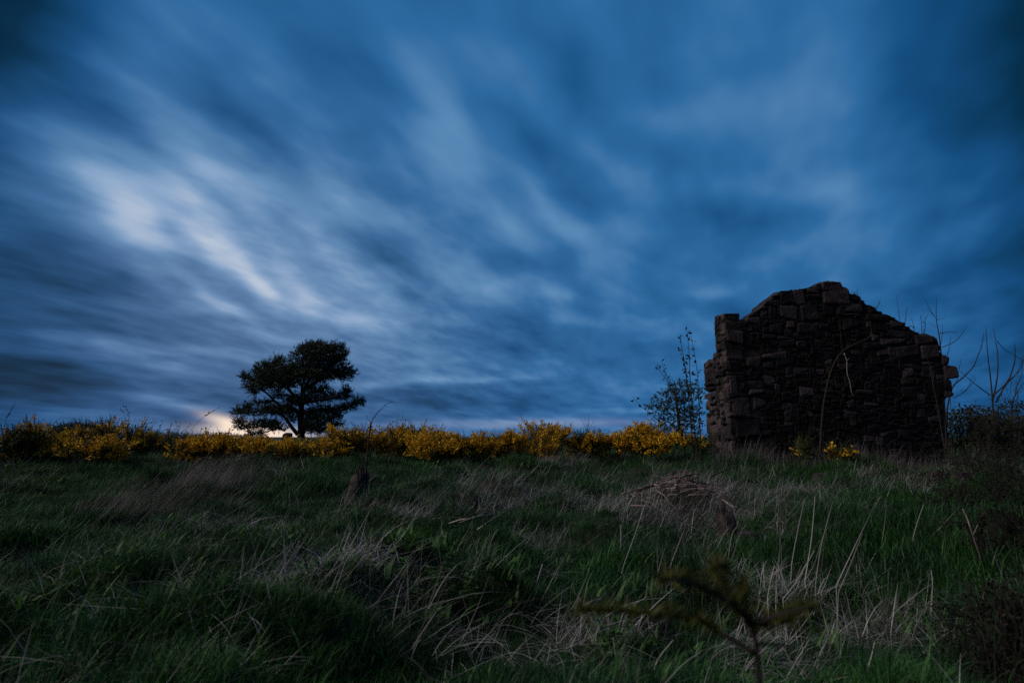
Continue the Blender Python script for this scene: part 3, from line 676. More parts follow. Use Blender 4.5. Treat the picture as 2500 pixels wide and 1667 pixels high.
lm.build('limb', MAT['bark'], con); cr.build('crown', MAT['needle'], con)

# ------------------------------------------------------------------ gorse
def gorse(px, wpx, top, Y, dens, label, name='gorse_bush', group='gorse bushes along the rise'):
    b = drop(px, Y); ztop = at(px, top, Y)[2]; H = max(ztop - b[2], .35); Wd = wpx / F * Y * .76
    t = thing(name, label, 'gorse bush', b, group); fol, flo, st = MB(), MB(), MB()
    nb = max(5, int(Wd * 9))
    lobes = [(np.array((R.uniform(-.75, .75) * Wd, R.uniform(-.5, .5) * Wd, H * R.uniform(.35, .78))), R.uniform(.22, .42) * max(Wd, .2)) for _ in range(nb)]
    lobes.append((np.array((R.uniform(-.15, .15) * Wd, 0, H * .74)), .3 * max(Wd, .2)))
    for (c, r) in lobes:
        m = c * np.array((.5, .5, .5)) + np.array((0, 0, -.05)); st.tube([b - np.array((0, 0, .05)), b + m, b + c], .016, .006, 4, cap=False)
        r = min(r, H * .42); ns = int(54 * (r / .35) ** 1.6) + 9; fl = dens * R.uniform(.55, 1.3)
        for _ in range(ns):
            q = unit(NR.normal(size=3) + np.array((0, -.15, .25))); rr = R.uniform(.55, 1)
            p = b + c + q * r * rr * np.array((1.1, 1, .85))
            p[2] = min(p[2], ztop - .27 + .2 * mnoise.noise(Vector((p[0] * 2.2, p[1] * 2.2, 3.1))) + (R.random() < .10) * R.uniform(.05, .2))
            if p[2] < b[2] + .05: continue
            d = unit(q * .8 + np.array((.12, 0, .75)) + NR.normal(size=3) * .25); L = R.uniform(.16, .34); tt = R.random()
            if R.random() < .1: L *= 1.35
            fol.tube([p - d * .1, p + d * L], .006, .003, 3, tt, False)
            for k in range(13):
                s = R.random(); fol.spine(p + d * L * (s * 1.1 - .3), unit(d * .7 + NR.normal(size=3) * .75), R.uniform(.035, .07), .013, tt)
            if R.random() < fl * (1.0 + 2.4 * mnoise.noise(Vector(p * 3.1))):
                for k in range(R.randint(16, 26)):
                    s = R.uniform(-.05, .85); a = unit(np.cross(d, NR.normal(size=3))); pp = p + d * L * s + a * R.uniform(.02, .052)
                    e = unit(a + d * .7 + NR.normal(size=3) * .4); u = unit(np.cross(e, NR.normal(size=3)))
                    flo.quad(pp, e * R.uniform(.015, .023), u * R.uniform(.011, .017), tt * .6 + R.random() * .4)
    st.build('stems', MAT['twig'], t)['kind'] = 'stuff'; fol.build('spines', MAT['gorse'], t)['kind'] = 'stuff'
    if flo.v: flo.build('flowers', MAT['flower'], t)['kind'] = 'stuff'
    return t
GORSE = [
    (-8, 120, 1042, 14, .30, 'dark gorse bush cut by the picture edge where the row of gorse begins'),
    (62, 105, 1027, 14, .35, 'round gorse bush with upright shoots, the second of the row counted from the far end'),
    (150, 125, 1052, 14.6, .6, 'low gorse bush in the dip between the round outer bush and the taller one'),
    (212, 115, 1062, 13.4, .8, 'low gorse bush with bright yellow bloom below the tall dark-topped one'),
    (258, 105, 1021, 15, .7, 'tall gorse bush with a dark crown of shoots on the outer part of the row'),
    (335, 120, 1046, 16, .12, 'nearly flowerless gorse bush under the drooping weed stems'),
    (412, 120, 1054, 16, .12, 'dark flowerless gorse bush tangled with brambles before the yellow band starts'),
    (488, 115, 1064, 14.6, .75, 'yellow gorse bush at the start of the band, below the leaning seed head'),
    (568, 120, 1063, 14.5, .85, 'yellow gorse bush just outside the low outer branches of the pine'),
    (650, 120, 1082, 14.5, .95, 'low bright gorse bush under the sunset glow beside the pine'),
    (738, 125, 1074, 15, .95, 'low bright gorse bush directly in front of the pine trunk'),
    (818, 115, 1062, 16.5, .6, 'gorse bush beneath the inner branches of the pine, beside the trunk'),
    (880, 105, 1037, 16, .55, 'tall gorse bush with dark pointed shoots just clear of the pine crown'),
    (952, 110, 1043, 17, .45, 'gorse bush behind the forked thorn sapling, half dark half yellow'),
    (1020, 110, 1049, 17, .65, 'gorse bush between the forked thorn sapling and the brightest mass of bloom'),
    (1085, 125, 1062, 15.4, 1.1, 'dense golden gorse bush, the brightest mass in the middle of the row'),
    (1160, 115, 1060, 15.8, 1.05, 'golden gorse bush where the bright middle mass of the row ends'),
    (1225, 80, 1058, 17, .75, 'small gorse bush in the lowest dip of the row'),
    (1293, 88, 1027, 16, .65, 'tall gorse bush with stubby upright fingers near the middle of the row'),
    (1378, 110, 1032, 16.5, .7, 'rounded gorse bush next to the tall stubby-fingered one'),
    (1440, 80, 1053, 16.4, .75, 'low gorse bush under the small bare twiggy shrub'),
    (1492, 80, 1050, 16.4, .8, 'low gorse bush between the twiggy shrub and the tall one near the ruin'),
    (1565, 100, 1032, 16, .8, 'tall gorse bush with pointed golden shoots near the ruin'),
    (1625, 80, 1050, 15.4, .75, 'gorse bush at the foot of the small dark pine by the ruin'),
    (1692, 55, 1058, 14.6, .5, 'last gorse bush of the row, half hidden by the leafy sapling'),
]
for g in GORSE: gorse(g[0], g[1], g[2], g[3] * .86, g[4] * (.45 if g[0] < 300 else .6 if g[0] < 440 else .88), *g[5:])
gorse(1968, 26, 1066, 11.2, .12, 'tiny gorse sprig in bloom at the foot of the ruin, smaller of two', group=None)
gorse(2062, 44, 1074, 11.15, .16, 'small sparse gorse bush in bloom against the foot of the ruin', group=None)

# ------------------------------------------------------------------ dark hedge beyond the ruin, far wood
def bushmass(name, label, cat, px, top, Y, wpx, mat='darkleaf', n=900, lsize=.07, group=None, stem=True, H=None):
    b = drop(px, Y); zt = at(px, top, Y)[2]; H = max(zt - b[2], .5); W = wpx / F * Y * .55
    t = thing(name, label, cat, b, group); lv, st = MB(), MB()
    for k in range(9):
        e = b + np.array((R.uniform(-.8, .8) * W, R.uniform(-.5, .5) * W, H * R.uniform(.5, 1.0)))
        p = smooth_path([b - np.array((0, 0, .05)), b * .5 + e * .5 + NR.normal(size=3) * .1, e], 3); st.tube(p, .02, .004, 4); spurs(st, p, .004, .12, .25)
    for _ in range(n):
        q = unit(NR.normal(size=3)) * R.random() ** .35; p = b + np.array((q[0] * W, q[1] * W * .7, H * .52 + q[2] * H * .47))
        if mnoise.noise(Vector(p * 2.2)) < -.22: continue
        lv.leaf(p, NR.normal(size=3) + np.array((0, 0, .3)), NR.normal(size=3), lsize * R.uniform(.6, 1.4), lsize * R.uniform(.4, .8), R.random())
    st.build('stems', MAT['twig'], t)['kind'] = 'stuff'; lv.build('leaves', MAT[mat], t)['kind'] = 'stuff'; return t
for (px, top, Y, w, lab) in ((2362, 990, 14.6, 110, 'dark hedge bush touching the far corner of the ruin'), (2440, 1000, 15, 110, 'dark hedge bush at the foot of the bare many-stemmed thorn tree'), (2520, 1012, 15, 130, 'dark hedge bush at the edge of the picture beyond the thorn tree'),
                             (2395, 985, 18, 100, 'taller dark bush behind the hedge, next to the ruin'), (2490, 975, 19, 120, 'taller dark bush behind the hedge at the frame edge')):
    bushmass('hedge_bush', lab, 'bush', px, top, Y, w, n=1500, lsize=.09, group='dark hedge beyond the ruin')
def thicket(px, top, Y, wpx, ns, label, lsize=.028):
    b = drop(px, Y); zt = at(px, top, Y)[2]; H = max(zt - b[2], .35); W = wpx / F * Y * .55; t = thing('bramble_thicket', label, 'bramble', b, 'brambles at the side of the meadow'); st, lv = MB(), MB()
    for k in range(ns):
        a = R.uniform(0, 6.28); o = b + np.array((R.gauss(0, .3) * W, R.gauss(0, .3) * W, -.03)); rr = W * R.uniform(.3, 1.1); h = H * R.uniform(.55, 1.25); dr = np.array((math.cos(a), math.sin(a) * .8, 0))
        p = smooth_path([o, o + dr * rr * .25 + np.array((0, 0, h * .7)), o + dr * rr * .65 + np.array((0, 0, h)), o + dr * rr + np.array((0, 0, h * R.uniform(.5, .95)))], 4)
        st.tube(p, R.uniform(.003, .006), .0015, 4, R.random(), False); spurs(st, p, .0014, .06, .10, lv, lsize, 2.2, start=.1)
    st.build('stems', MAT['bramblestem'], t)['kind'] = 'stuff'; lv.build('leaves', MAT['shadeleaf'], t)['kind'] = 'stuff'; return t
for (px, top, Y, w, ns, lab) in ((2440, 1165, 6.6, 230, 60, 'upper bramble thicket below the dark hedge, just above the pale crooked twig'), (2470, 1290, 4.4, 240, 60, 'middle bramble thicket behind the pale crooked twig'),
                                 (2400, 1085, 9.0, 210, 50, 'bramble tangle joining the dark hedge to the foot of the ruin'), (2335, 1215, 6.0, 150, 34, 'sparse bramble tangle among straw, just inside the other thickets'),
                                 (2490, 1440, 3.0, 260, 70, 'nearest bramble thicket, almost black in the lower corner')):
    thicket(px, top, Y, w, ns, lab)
# far wood on the left skyline
fw = MB()
for px in np.arange(120, 262, 3.2):
    Yf = R.uniform(230, 300); tp = 1032 + 16 * abs((px - 190) / 72) ** 2 + R.uniform(-2, 3); p0 = at(px, 1075, Yf); p1 = at(px + R.uniform(-2, 2), tp, Yf)
    fw.tube([p0, p1], .35, .1, 4, .5, False)
    for _ in range(60):
        t = R.uniform(.45, 1); q = p0 * (1 - t) + p1 * t + NR.normal(size=3) * np.array((.9, .9, .5)) * 1.2; fw.spine(q, NR.normal(size=3) + np.array((0, 0, .8)), R.uniform(.8, 1.6), .28, R.random())
for px in np.arange(300, 640, 3):
    Yf = R.uniform(300, 360); p0 = at(px, 1075, Yf); p1 = at(px, 1060 + R.uniform(-3, 3) - 3 * math.sin(px * .05), Yf)
    for _ in range(26):
        t = R.uniform(.1, 1); q = p0 * (1 - t) + p1 * t + NR.normal(size=3) * np.array((.9, .9, .3)); fw.spine(q, NR.normal(size=3) + np.array((0, 0, .8)), R.uniform(.8, 1.6), .4, R.random())
fo = fw.build('far_woods', MAT['darkleaf']); fo['kind'] = 'stuff'; fo['label'] = 'distant wood showing as a dark strip over the gorse'; fo['category'] = 'wood'

# ------------------------------------------------------------------ weeds and saplings seen against the sky
def Z3(*p): return [(p[i] * .2976, 960 + p[i + 1] * .2976) for i in range(0, len(p), 2)]
def Z4(*p): return [(700 + p[i] / 3.36, 980 + p[i + 1] / 3.36) for i in range(0, len(p), 2)]
def Z5(*p): return [(1200 + p[i] / 3.36, 980 + p[i + 1] / 3.36) for i in range(0, len(p), 2)]
def Z7(*p): return [(1250 + p[i] / 1.8816, 1200 + p[i + 1] / 1.8816) for i in range(0, len(p), 2)]
woody('drooping_weed', 'pair of drooping dried weed stems nodding over the dark gorse', 'weed', [(rooted(Z3(1070, 420, 1060, 260, 1055, 170, 1030, 115, 1002, 106), 13.6), .006, .002), (rooted(Z3(1040, 420, 1030, 250, 1015, 160, 985, 130), 13.7), .006, .002)], MAT['seed'], .045, .045, 'seed', .04, 1.2)
woody('bramble', 'arching bramble shoots above the flowerless gorse, nearest the drooping weeds', 'bramble', [(rooted(Z3(1170, 400, 1190, 280, 1240, 235, 1300, 245), 14), .006, .002), (rooted(Z3(1260, 420, 1300, 300, 1335, 240, 1330, 230), 14), .006, .002), (rooted(Z3(1160, 380, 1160, 300, 1165, 245), 14), .005, .002)], MAT['twig'], .07, .06, 'darkleaf', .05, .8)
woody('bramble', 'leafy bramble shoots in the gap just before the yellow band of gorse', 'bramble', [(rooted(Z3(1440, 420, 1450, 300, 1445, 240), 14), .006, .002), (rooted(Z3(1500, 420, 1540, 280, 1600, 255), 14), .006, .002), (rooted(Z3(1380, 400, 1395, 300, 1410, 260), 14.1), .005, .002)], MAT['twig'], .07, .06, 'darkleaf', .05, .8)
woody('bramble', 'low bramble shoots topping the gorse behind the forked thorn sapling', 'bramble', [(rooted(Z4(1000, 330, 1030, 230, 1035, 190), 16), .006, .002), (rooted(Z4(1110, 330, 1110, 230, 1130, 200), 16), .006, .002), (rooted(Z4(1160, 330, 1210, 220, 1245, 185), 16), .006, .002), (rooted(Z4(1180, 330, 1160, 240, 1150, 200), 16), .006, .002)], MAT['twig'], .07, .07, 'darkleaf', .055, .9)
woody('thorn_sapling', 'forked leggy thorn sapling with bud-like leaves crossing the gorse and skyline', 'sapling', [
    (rooted(Z4(600, 800, 640, 620, 665, 400, 680, 260, 692, 170), 7.6), .017, .007), (path3(Z4(692, 170, 715, 130, 745, 90, 780, 60, 810, 25, 870, 0), 7.6, -.15), .006, .002), (path3(Z4(692, 170, 665, 140, 635, 102), 7.6, .1), .003, .001),
    (path3(Z4(650, 560, 610, 470, 580, 380), 7.6, .1), .005, .002), (path3(Z4(660, 430, 740, 330, 760, 260), 7.6, -.1), .004, .0015)], MAT['twig'], .05, .022, 'darkleaf', .022, 1.0)
woody('thorn_sapling', 'thin thorn shoot arching sideways over the gorse beside the forked sapling', 'sapling', [
    (rooted(Z4(790, 700, 850, 450, 870, 300, 830, 200), 9), .008, .004), (path3(Z4(830, 195, 880, 165, 940, 150, 1015, 153), 9, .1), .004, .001), (path3(Z4(940, 230, 950, 160, 958, 90), 9), .002, .001)], MAT['twig'], .07, .03, 'darkleaf', .026, 1.0)
woody('twiggy_shrub', 'small bare twiggy shrub poking above the gorse row', 'shrub', [
    (rooted(Z5(790, 330, 790, 230, 795, 170, 800, 110), 15.6), .01, .003), (path3(Z5(790, 240, 760, 190, 735, 140), 15.6, .2), .005, .002), (path3(Z5(795, 230, 830, 180, 850, 160), 15.6, -.2), .005, .002), (path3(Z5(792, 250, 825, 215, 855, 205), 15.6, .2), .005, .002), (path3(Z5(790, 220, 770, 160, 765, 135), 15.6, -.2), .004, .002)], MAT['twig'], .08, .13)
woody('twiggy_shrub', 'fan of fine bare twigs between the two tallest gorse bushes of the row', 'shrub', [
    (rooted(Z5(440, 300, 435, 230, 430, 175), 16.3), .005, .002), (rooted(Z5(460, 300, 470, 230, 478, 195), 16.3), .005, .002), (rooted(Z5(420, 300, 412, 230, 405, 180), 16.3), .005, .002)], MAT['twig'], .1, .16)
# seed-headed grasses
def seedgrass(label, pxs, Y, head, thick=.0022):
    p = rooted(pxs, Y, 0, .02); t = thing('seed_grass', label, 'grass stalk', p[0], 'seed-headed grass stalks'); mb = MB(); mb.tube(p, thick, thick * .5, 4); mb.build('stem', MAT['straw'], t)
    hd = MB(); a, b_ = p[-1], p[-2]; d = unit(a - b_); n = int(head / .004)
    for k in range(n):
        s = k / n; hd.leaf(a + d * head * (s - .5), unit(d + NR.normal(size=3) * .25), NR.normal(size=3), head * .14, head * .05 * (1.2 - s), R.random())
    hd.build('seed_head', MAT['seed'], t); return t
seedgrass('tall grass stalk with a dark feathery seed head leaning towards the sunset glow', Z3(1240, 740, 1400, 540, 1520, 360, 1640, 220, 1740, 150), 4.6, .14)
seedgrass('faint tall grass stalk with a seed head above the first gorse bush', Z3(0, 700, 20, 400, 45, 230, 88, 145), 4.4, .12)

# ------------------------------------------------------------------ stumps, sticks and other small things
def stump(name, label, px, py, wpx, hpx, lean, seed, ragged=.3, cat='tree stump'):
    b = hit(px, py); Y = b[1]; s = np.linalg.norm(b - CAM) / F; r = wpx * s * .5; H = hpx * s
    t = thing(name, label, cat, b); n, k = 14, 7; mb = MB()
    prof = [1.7, 1.25, 1.02, .92, .86, .8, .72]
    for i in range(k):
        for j in range(n):
            a = 6.283 * j / n; rr = r * prof[i] * (1 + .16 * mnoise.noise(Vector((math.cos(a) * 1.6, math.sin(a) * 1.6, seed + i * .25))) + .09 * math.sin(a * 5 + seed) + .05 * math.sin(a * 11))
            zz = H * i / (k - 1) * (1 + (ragged * mnoise.noise(Vector((math.cos(a) * 1.3 + seed, math.sin(a) * 1.3, 3.3))) if i > 3 else 0))
            mb.v.append((b[0] + rr * math.cos(a) + lean * zz, b[1] + rr * math.sin(a), b[2] - .06 + zz)); mb.t.append(.5)
    for i in range(k - 1):
        for j in range(n): mb.f.append((i * n + j, i * n + (j + 1) % n, (i + 1) * n + (j + 1) % n, (i + 1) * n + j))
    mb.v.append((b[0] + lean * H, b[1], b[2] + H * .8)); mb.t.append(.3)
    for j in range(n): mb.f.append(((k - 1) * n + j, (k - 1) * n + (j + 1) % n, k * n))
    mb.build('stump_bark', MAT['deadwood'], t, True)
    for j in range(7):
        sp = MB(); a = R.uniform(0, 6.28); q = b + np.array((math.cos(a) * r * .6 + lean * H, math.sin(a) * r * .6, H * .75)); sp.tube([q, q + np.array((R.uniform(-.02, .02), 0, H * R.uniform(.2, .42)))], r * .2, .004, 4); sp.build('splinter', MAT['deadwood'], t)
    return t
stump('rotten_stump', 'tall ragged rotten stump at the foot of the forked thorn sapling', 858, 1254, 46, 104, .18, 2.2)
stump('tree_stump', 'grey weathered stump among straw below the heap of cut sticks', 1785, 1335, 46, 84, -.12, 5.1, .2)
stump('charred_stake', 'short black stake standing up out of flattened straw', 1157, 1272, 10, 56, .05, 8.3, .2, 'stake')
# heap of cut sticks before the near corner of the ruin
hp = hit(1690, 1228); heap = thing('brushwood_pile', 'heap of cut reddish sticks in front of the near corner of the ruin', 'brushwood pile', hp)
sm = [MB() for _ in range(5)]
for q in sm: L = R.uniform(.35, .6); q.tube([(-L / 2, 0, 0), (-L * .1, R.uniform(-.02, .02), R.uniform(-.02, .02)), (L * .2, R.uniform(-.02, .02), R.uniform(-.01, .03)), (L / 2, 0, 0)], .008, .004, 5)
sm = [q.mesh('stick', MAT['brush'], True) for q in sm]
for k in range(150):
    ox, oy = R.gauss(0, .38), R.gauss(.1, .28); h = .26 * math.exp(-(ox / .55) ** 2 - (oy / .4) ** 2)
    o = bpy.data.objects.new('stick', R.choice(sm)); COL.objects.link(o); o.parent = heap
    o.location = (ox, oy, gz(hp[0] + ox, hp[1] + oy) - hp[2] + h * R.uniform(.2, 1) + .05); s = R.uniform(.6, 1.25)
    o.rotation_euler = (R.uniform(-.2, .2), R.gauss(0, .24), R.choice((R.gauss(.3, .5), R.uniform(0, 3.14)))); o.scale = (s, *[s * R.choice((.5, .8, 1.1, 1.9))] * 2)
def lying(name, label, px, r0, r1, mat, lift=.04, cat='branch', extra=()):
    pts = []
    for (x, y, h) in px:
        q = hit(x, y + h + 26); d = ray(x, y); pts.append(CAM + d * (q[1] / d[1]) + np.array((0, 0, lift * .3)))
    p = smooth_path(pts); t = thing(name, label, cat, p[0]); mb = MB(); mb.tube(p, r0, r1, 6); mb.build('stem', mat, t, True)
    for e in extra:
        ep = smooth_path([CAM + ray(x, y) * ((lambda q: q[1])(hit(x, y + h + 26)) / ray(x, y)[1]) for (x, y, h) in e]); m2 = MB(); m2.tube(ep, r0 * .6, r1 * .6, 5); m2.build('fork', mat, t, True)
    return t
lying('fallen_branch', 'long straight branch reaching from the grass up onto the heap of sticks', [(1515, 1209, 6), (1560, 1196, 12), (1631, 1173, 30), (1691, 1158, 50)], .014, .008, MAT['brush'])
lying('fallen_branch', 'thin mossy branch slanting from the heap of sticks towards the foot of the ruin', [(1735, 1166, 30), (1770, 1150, 25), (1800, 1139, 20)], .012, .007, MAT['brush'])
lying('fallen_branch', 'pale bleached branch lying by the short black stake', [(1096, 1280, 2), (1140, 1268, 8), (1203, 1257, 10)], .007, .004, MAT['palebark'], extra=[[(1120, 1276, 4), (1160, 1260, 12), (1190, 1248, 16)]])
lying('fallen_branch', 'pale forked branch lying in straw just past the black stake', [(1166, 1296, 2), (1195, 1275, 8), (1222, 1256, 12)], .007, .003, MAT['palebark'])
woody('bare_twig', 'pale crooked bare twig standing before the dark bush', 'twig', [(rooted(Z7(2172, 415, 2160, 330, 2135, 250, 2110, 180, 2090, 120, 2070, 80), 4.3), .007, .003), (path3(Z7(2118, 200, 2140, 150), 4.3), .003, .001)], MAT['palebark'], .35, .1)
# young conifer close to the lens, out of focus
Yb = .92
yp = woody('pine_seedling', 'blurred yellow-green conifer seedling with spreading arms close to the viewer', 'sapling', [
    (rooted(Z7(1135, 875, 1125, 760, 1118, 680, 1080, 580, 1040, 520), Yb, 0, .0), .005, .003), (path3(Z7(1080, 580, 1010, 510, 950, 475, 850, 425, 760, 405, 680, 400), Yb, -.1), .004, .0015), (path3(Z7(1040, 520, 985, 440, 945, 390, 915, 340), Yb, .1), .004, .0015),
    (path3(Z7(1112, 740, 1030, 690, 960, 650, 850, 590, 700, 560, 500, 548, 290, 545), Yb, .1), .005, .0015), (path3(Z7(1108, 620, 1180, 585, 1250, 560, 1370, 530), Yb, -.1), .004, .0015), (path3(Z7(1060, 545, 1065, 470, 1060, 400), Yb, .05), .003, .0015), (path3(Z7(1118, 700, 1190, 700, 1290, 715), Yb, .1), .003, .0015)], MAT['twig'], sp=False)
nd = MB()
for zz, dY in (((1110, 640, 1080, 580, 1010, 510, 950, 475, 850, 425, 760, 405, 670, 400), -.05), ((1040, 520, 985, 440, 945, 390, 905, 335), .08), ((960, 650, 850, 590, 700, 560, 500, 548, 290, 545), .06), ((1090, 620, 1180, 585, 1250, 560, 1390, 530), -.05), ((1075, 590, 1065, 470, 1060, 395), .04), ((930, 350, 960, 330, 985, 370), .08), ((1118, 640, 1190, 600, 1290, 590), .0)):
    p = path3([Z7(zz[i], zz[i + 1])[0] for i in range(0, len(zz), 2)], Yb, dY)
    for i in range(len(p) - 1):
        seg = p[i + 1] - p[i]
        for _ in range(int(np.linalg.norm(seg) / .0007)):
            q = p[i] + seg * R.random(); nd.spine(q, unit(unit(seg) * .5 + NR.normal(size=3) * .8 + np.array((0, 0, .3))), R.uniform(.016, .036), .0042, R.random())
nd.build('needles', MAT['spray'], yp)
# bright leafy weeds low in the grass
for (px, py, n, lab) in ((1075, 1470, 26, 'patch of bright green jagged-leaved weeds low in the dark grass'), (1815, 1318, 8, 'small fern-like leafy weed beside the grey stump'), (1490, 1595, 8, 'low leafy weed near the blurred seedling, in a dark hollow')):
    b = hit(px, py); t = thing('leafy_weed', lab, 'weed', b); lv, st = MB(), MB()
    for k in range(n):
        o = b + np.array((R.gauss(0, .16 if n > 10 else .07), R.gauss(0, .12 if n > 10 else .05), 0)); o[2] = gz(o[0], o[1]); h = R.uniform(.10, .2); tp = o + np.array((R.uniform(-.05, .05), R.uniform(-.05, .05), h)); st.tube([o, tp], .003, .0015, 4)
        for m in range(12):
            s = R.uniform(.35, 1); a = R.uniform(0, 6.28); lv.leaf(o * (1 - s) + tp * s, np.array((math.cos(a), math.sin(a), .25)), np.array((-math.sin(a), math.cos(a), 0)), R.uniform(.03, .065), R.uniform(.015, .03), R.random())
    st.build('stems', MAT['nettle'], t)['kind'] = 'stuff'; lv.build('leaves', MAT['nettle'], t)['kind'] = 'stuff'

# ------------------------------------------------------------------ tall dry stalks one can count
STALKS = [((1230, 270, 1235, 130, 1232, 0), 4.9), ((1285, 330, 1310, 190, 1345, 30), 4.8), ((1345, 410, 1375, 220, 1392, 20), 4.5), ((1395, 420, 1420, 250, 1475, 40), 4.4), ((1425, 330, 1440, 190, 1460, 40), 5), ((1490, 430, 1570, 260, 1660, 70, 1680, 0), 4.2), ((1500, 460, 1560, 320, 1610, 190), 4.1),
          ((500, 330, 500, 230, 498, 150), 4.9), ((480, 490, 510, 350, 560, 210, 610, 60), 4.2), ((708, 390, 750, 280, 785, 190), 4.5), ((270, 310, 268, 210, 258, 140), 5.2), ((640, 860, 670, 770, 740, 680), 2.9), ((1630, 825, 1655, 740, 1665, 690), 3.1), ((1720, 560, 1740, 470, 1745, 390), 3.8),
          ((1350, 400, 1390, 330, 1440, 180, 1520, 130), 4.6), ((100, 480, 120, 400, 140, 330), 4.1), ((1930, 480, 1932, 420, 1925, 360), 3.9), ((370, 870, 400, 810, 415, 780), 2.8), ((1175, 480, 1190, 400, 1205, 340), 4.0), ((1245, 490, 1300, 420, 1390, 270), 4.0), ((2262, 330, 2250, 230, 2262, 170), 4.6), ((990, 330, 1010, 200, 1035, 160), 5),
          ((1700, 230, 1715, 120, 1720, 60), 5.2), ((1830, 300, 1850, 180, 1890, 60), 5)]
STALK_LABELS = {4: 'stout pale dry stalk leaning far over, among the tallest in the meadow', 5: 'long dry stalk leaning over with its tip well clear of the others before the ruin', 7: 'stiff upright dry stalk standing apart between the black stake and the grey stump',
                8: 'slender dry stalk leaning steeply beside the stiff upright one', 9: 'short thick dry stalk slanting up just short of the grey stump', 11: 'pale dry stalk beside the foot of the blurred seedling', 12: 'short dry stalk nearest the viewer among the brambles side of the meadow',
                15: 'low dry stalk farthest from the ruin, in green grass', 17: 'short bent dry stalk close to the viewer near the lower picture edge', 20: 'dry stalk slanting above the straw swathe, nearest the bare twig', 22: 'thin dry stalk before the foot of the ruin with a small companion', 23: 'dry stalk standing before the far corner of the ruin'}
for i, (zz, Y) in enumerate(STALKS):
    p = rooted([Z7(zz[i_], zz[i_ + 1])[0] for i_ in range(0, len(zz), 2)], Y, 0, .03); mb = MB(); mb.tube(p, .0045, .0022, 4, R.random())
    t = thing('dry_grass_stalk', STALK_LABELS.get(i, 'tall thin upright dry stalk, one of the pale cluster rising before the ruin'), 'grass stalk', p[0], 'tall dry grass stalks'); mb.build('stem', MAT['straw'], t)

# ------------------------------------------------------------------ meadow
def tufts(kind):
    mb = MB()
    if kind == 'turf':
        for k in range(46): mb.blade((R.gauss(0, .06), R.gauss(0, .06), -.02), R.uniform(0, 6.28), abs(R.gauss(.15, .4)), R.uniform(.06, .17), R.uniform(.0035, .007), R.uniform(.1, 1.9), R.random())
    if kind == 'long':
        for k in range(34): mb.blade((R.gauss(0, .045), R.gauss(0, .045), -.02), R.uniform(0, 6.28), abs(R.gauss(.3, .3)), R.uniform(.14, .32), R.uniform(.004, .009), R.uniform(.6, 2.3), R.random(), 4)
    if kind == 'mat':
        for k in range(30): mb.blade((R.gauss(0, .09), R.gauss(0, .09), R.uniform(0, .05)), R.choice((R.gauss(.25, .5), R.gauss(.3, .6) + math.pi)), R.uniform(.6, 1.5), R.uniform(.12, .48), R.uniform(.002, .0055), R.uniform(-.4, 1.3), R.random(), 4)
    if kind == 'stand':
        for k in range(15): mb.blade((R.gauss(0, .06), R.gauss(0, .06), -.02), R.gauss(.2, 1.5), abs(R.gauss(.5, .32)), R.uniform(.15, .45), R.uniform(.002, .0034), R.uniform(-.1, 1.2), R.random(), 4)
    if kind == 'broad':
        for k in range(11): mb.blade((R.gauss(0, .05), R.gauss(0, .05), -.02), R.uniform(0, 6.28), R.uniform(.3, 1.1), R.uniform(.07, .17), R.uniform(.014, .028), R.uniform(.2, 1.2), R.random(), 4)
    if kind == 'fine':
        for k in range(40): mb.blade((R.gauss(0, .08), R.gauss(0, .08), -.02), R.gauss(.2, .5), abs(R.gauss(.55, .2)), R.uniform(.3, .65), R.uniform(.0016, .0026), R.uniform(.0, .6), R.random(), 4)
    return mb
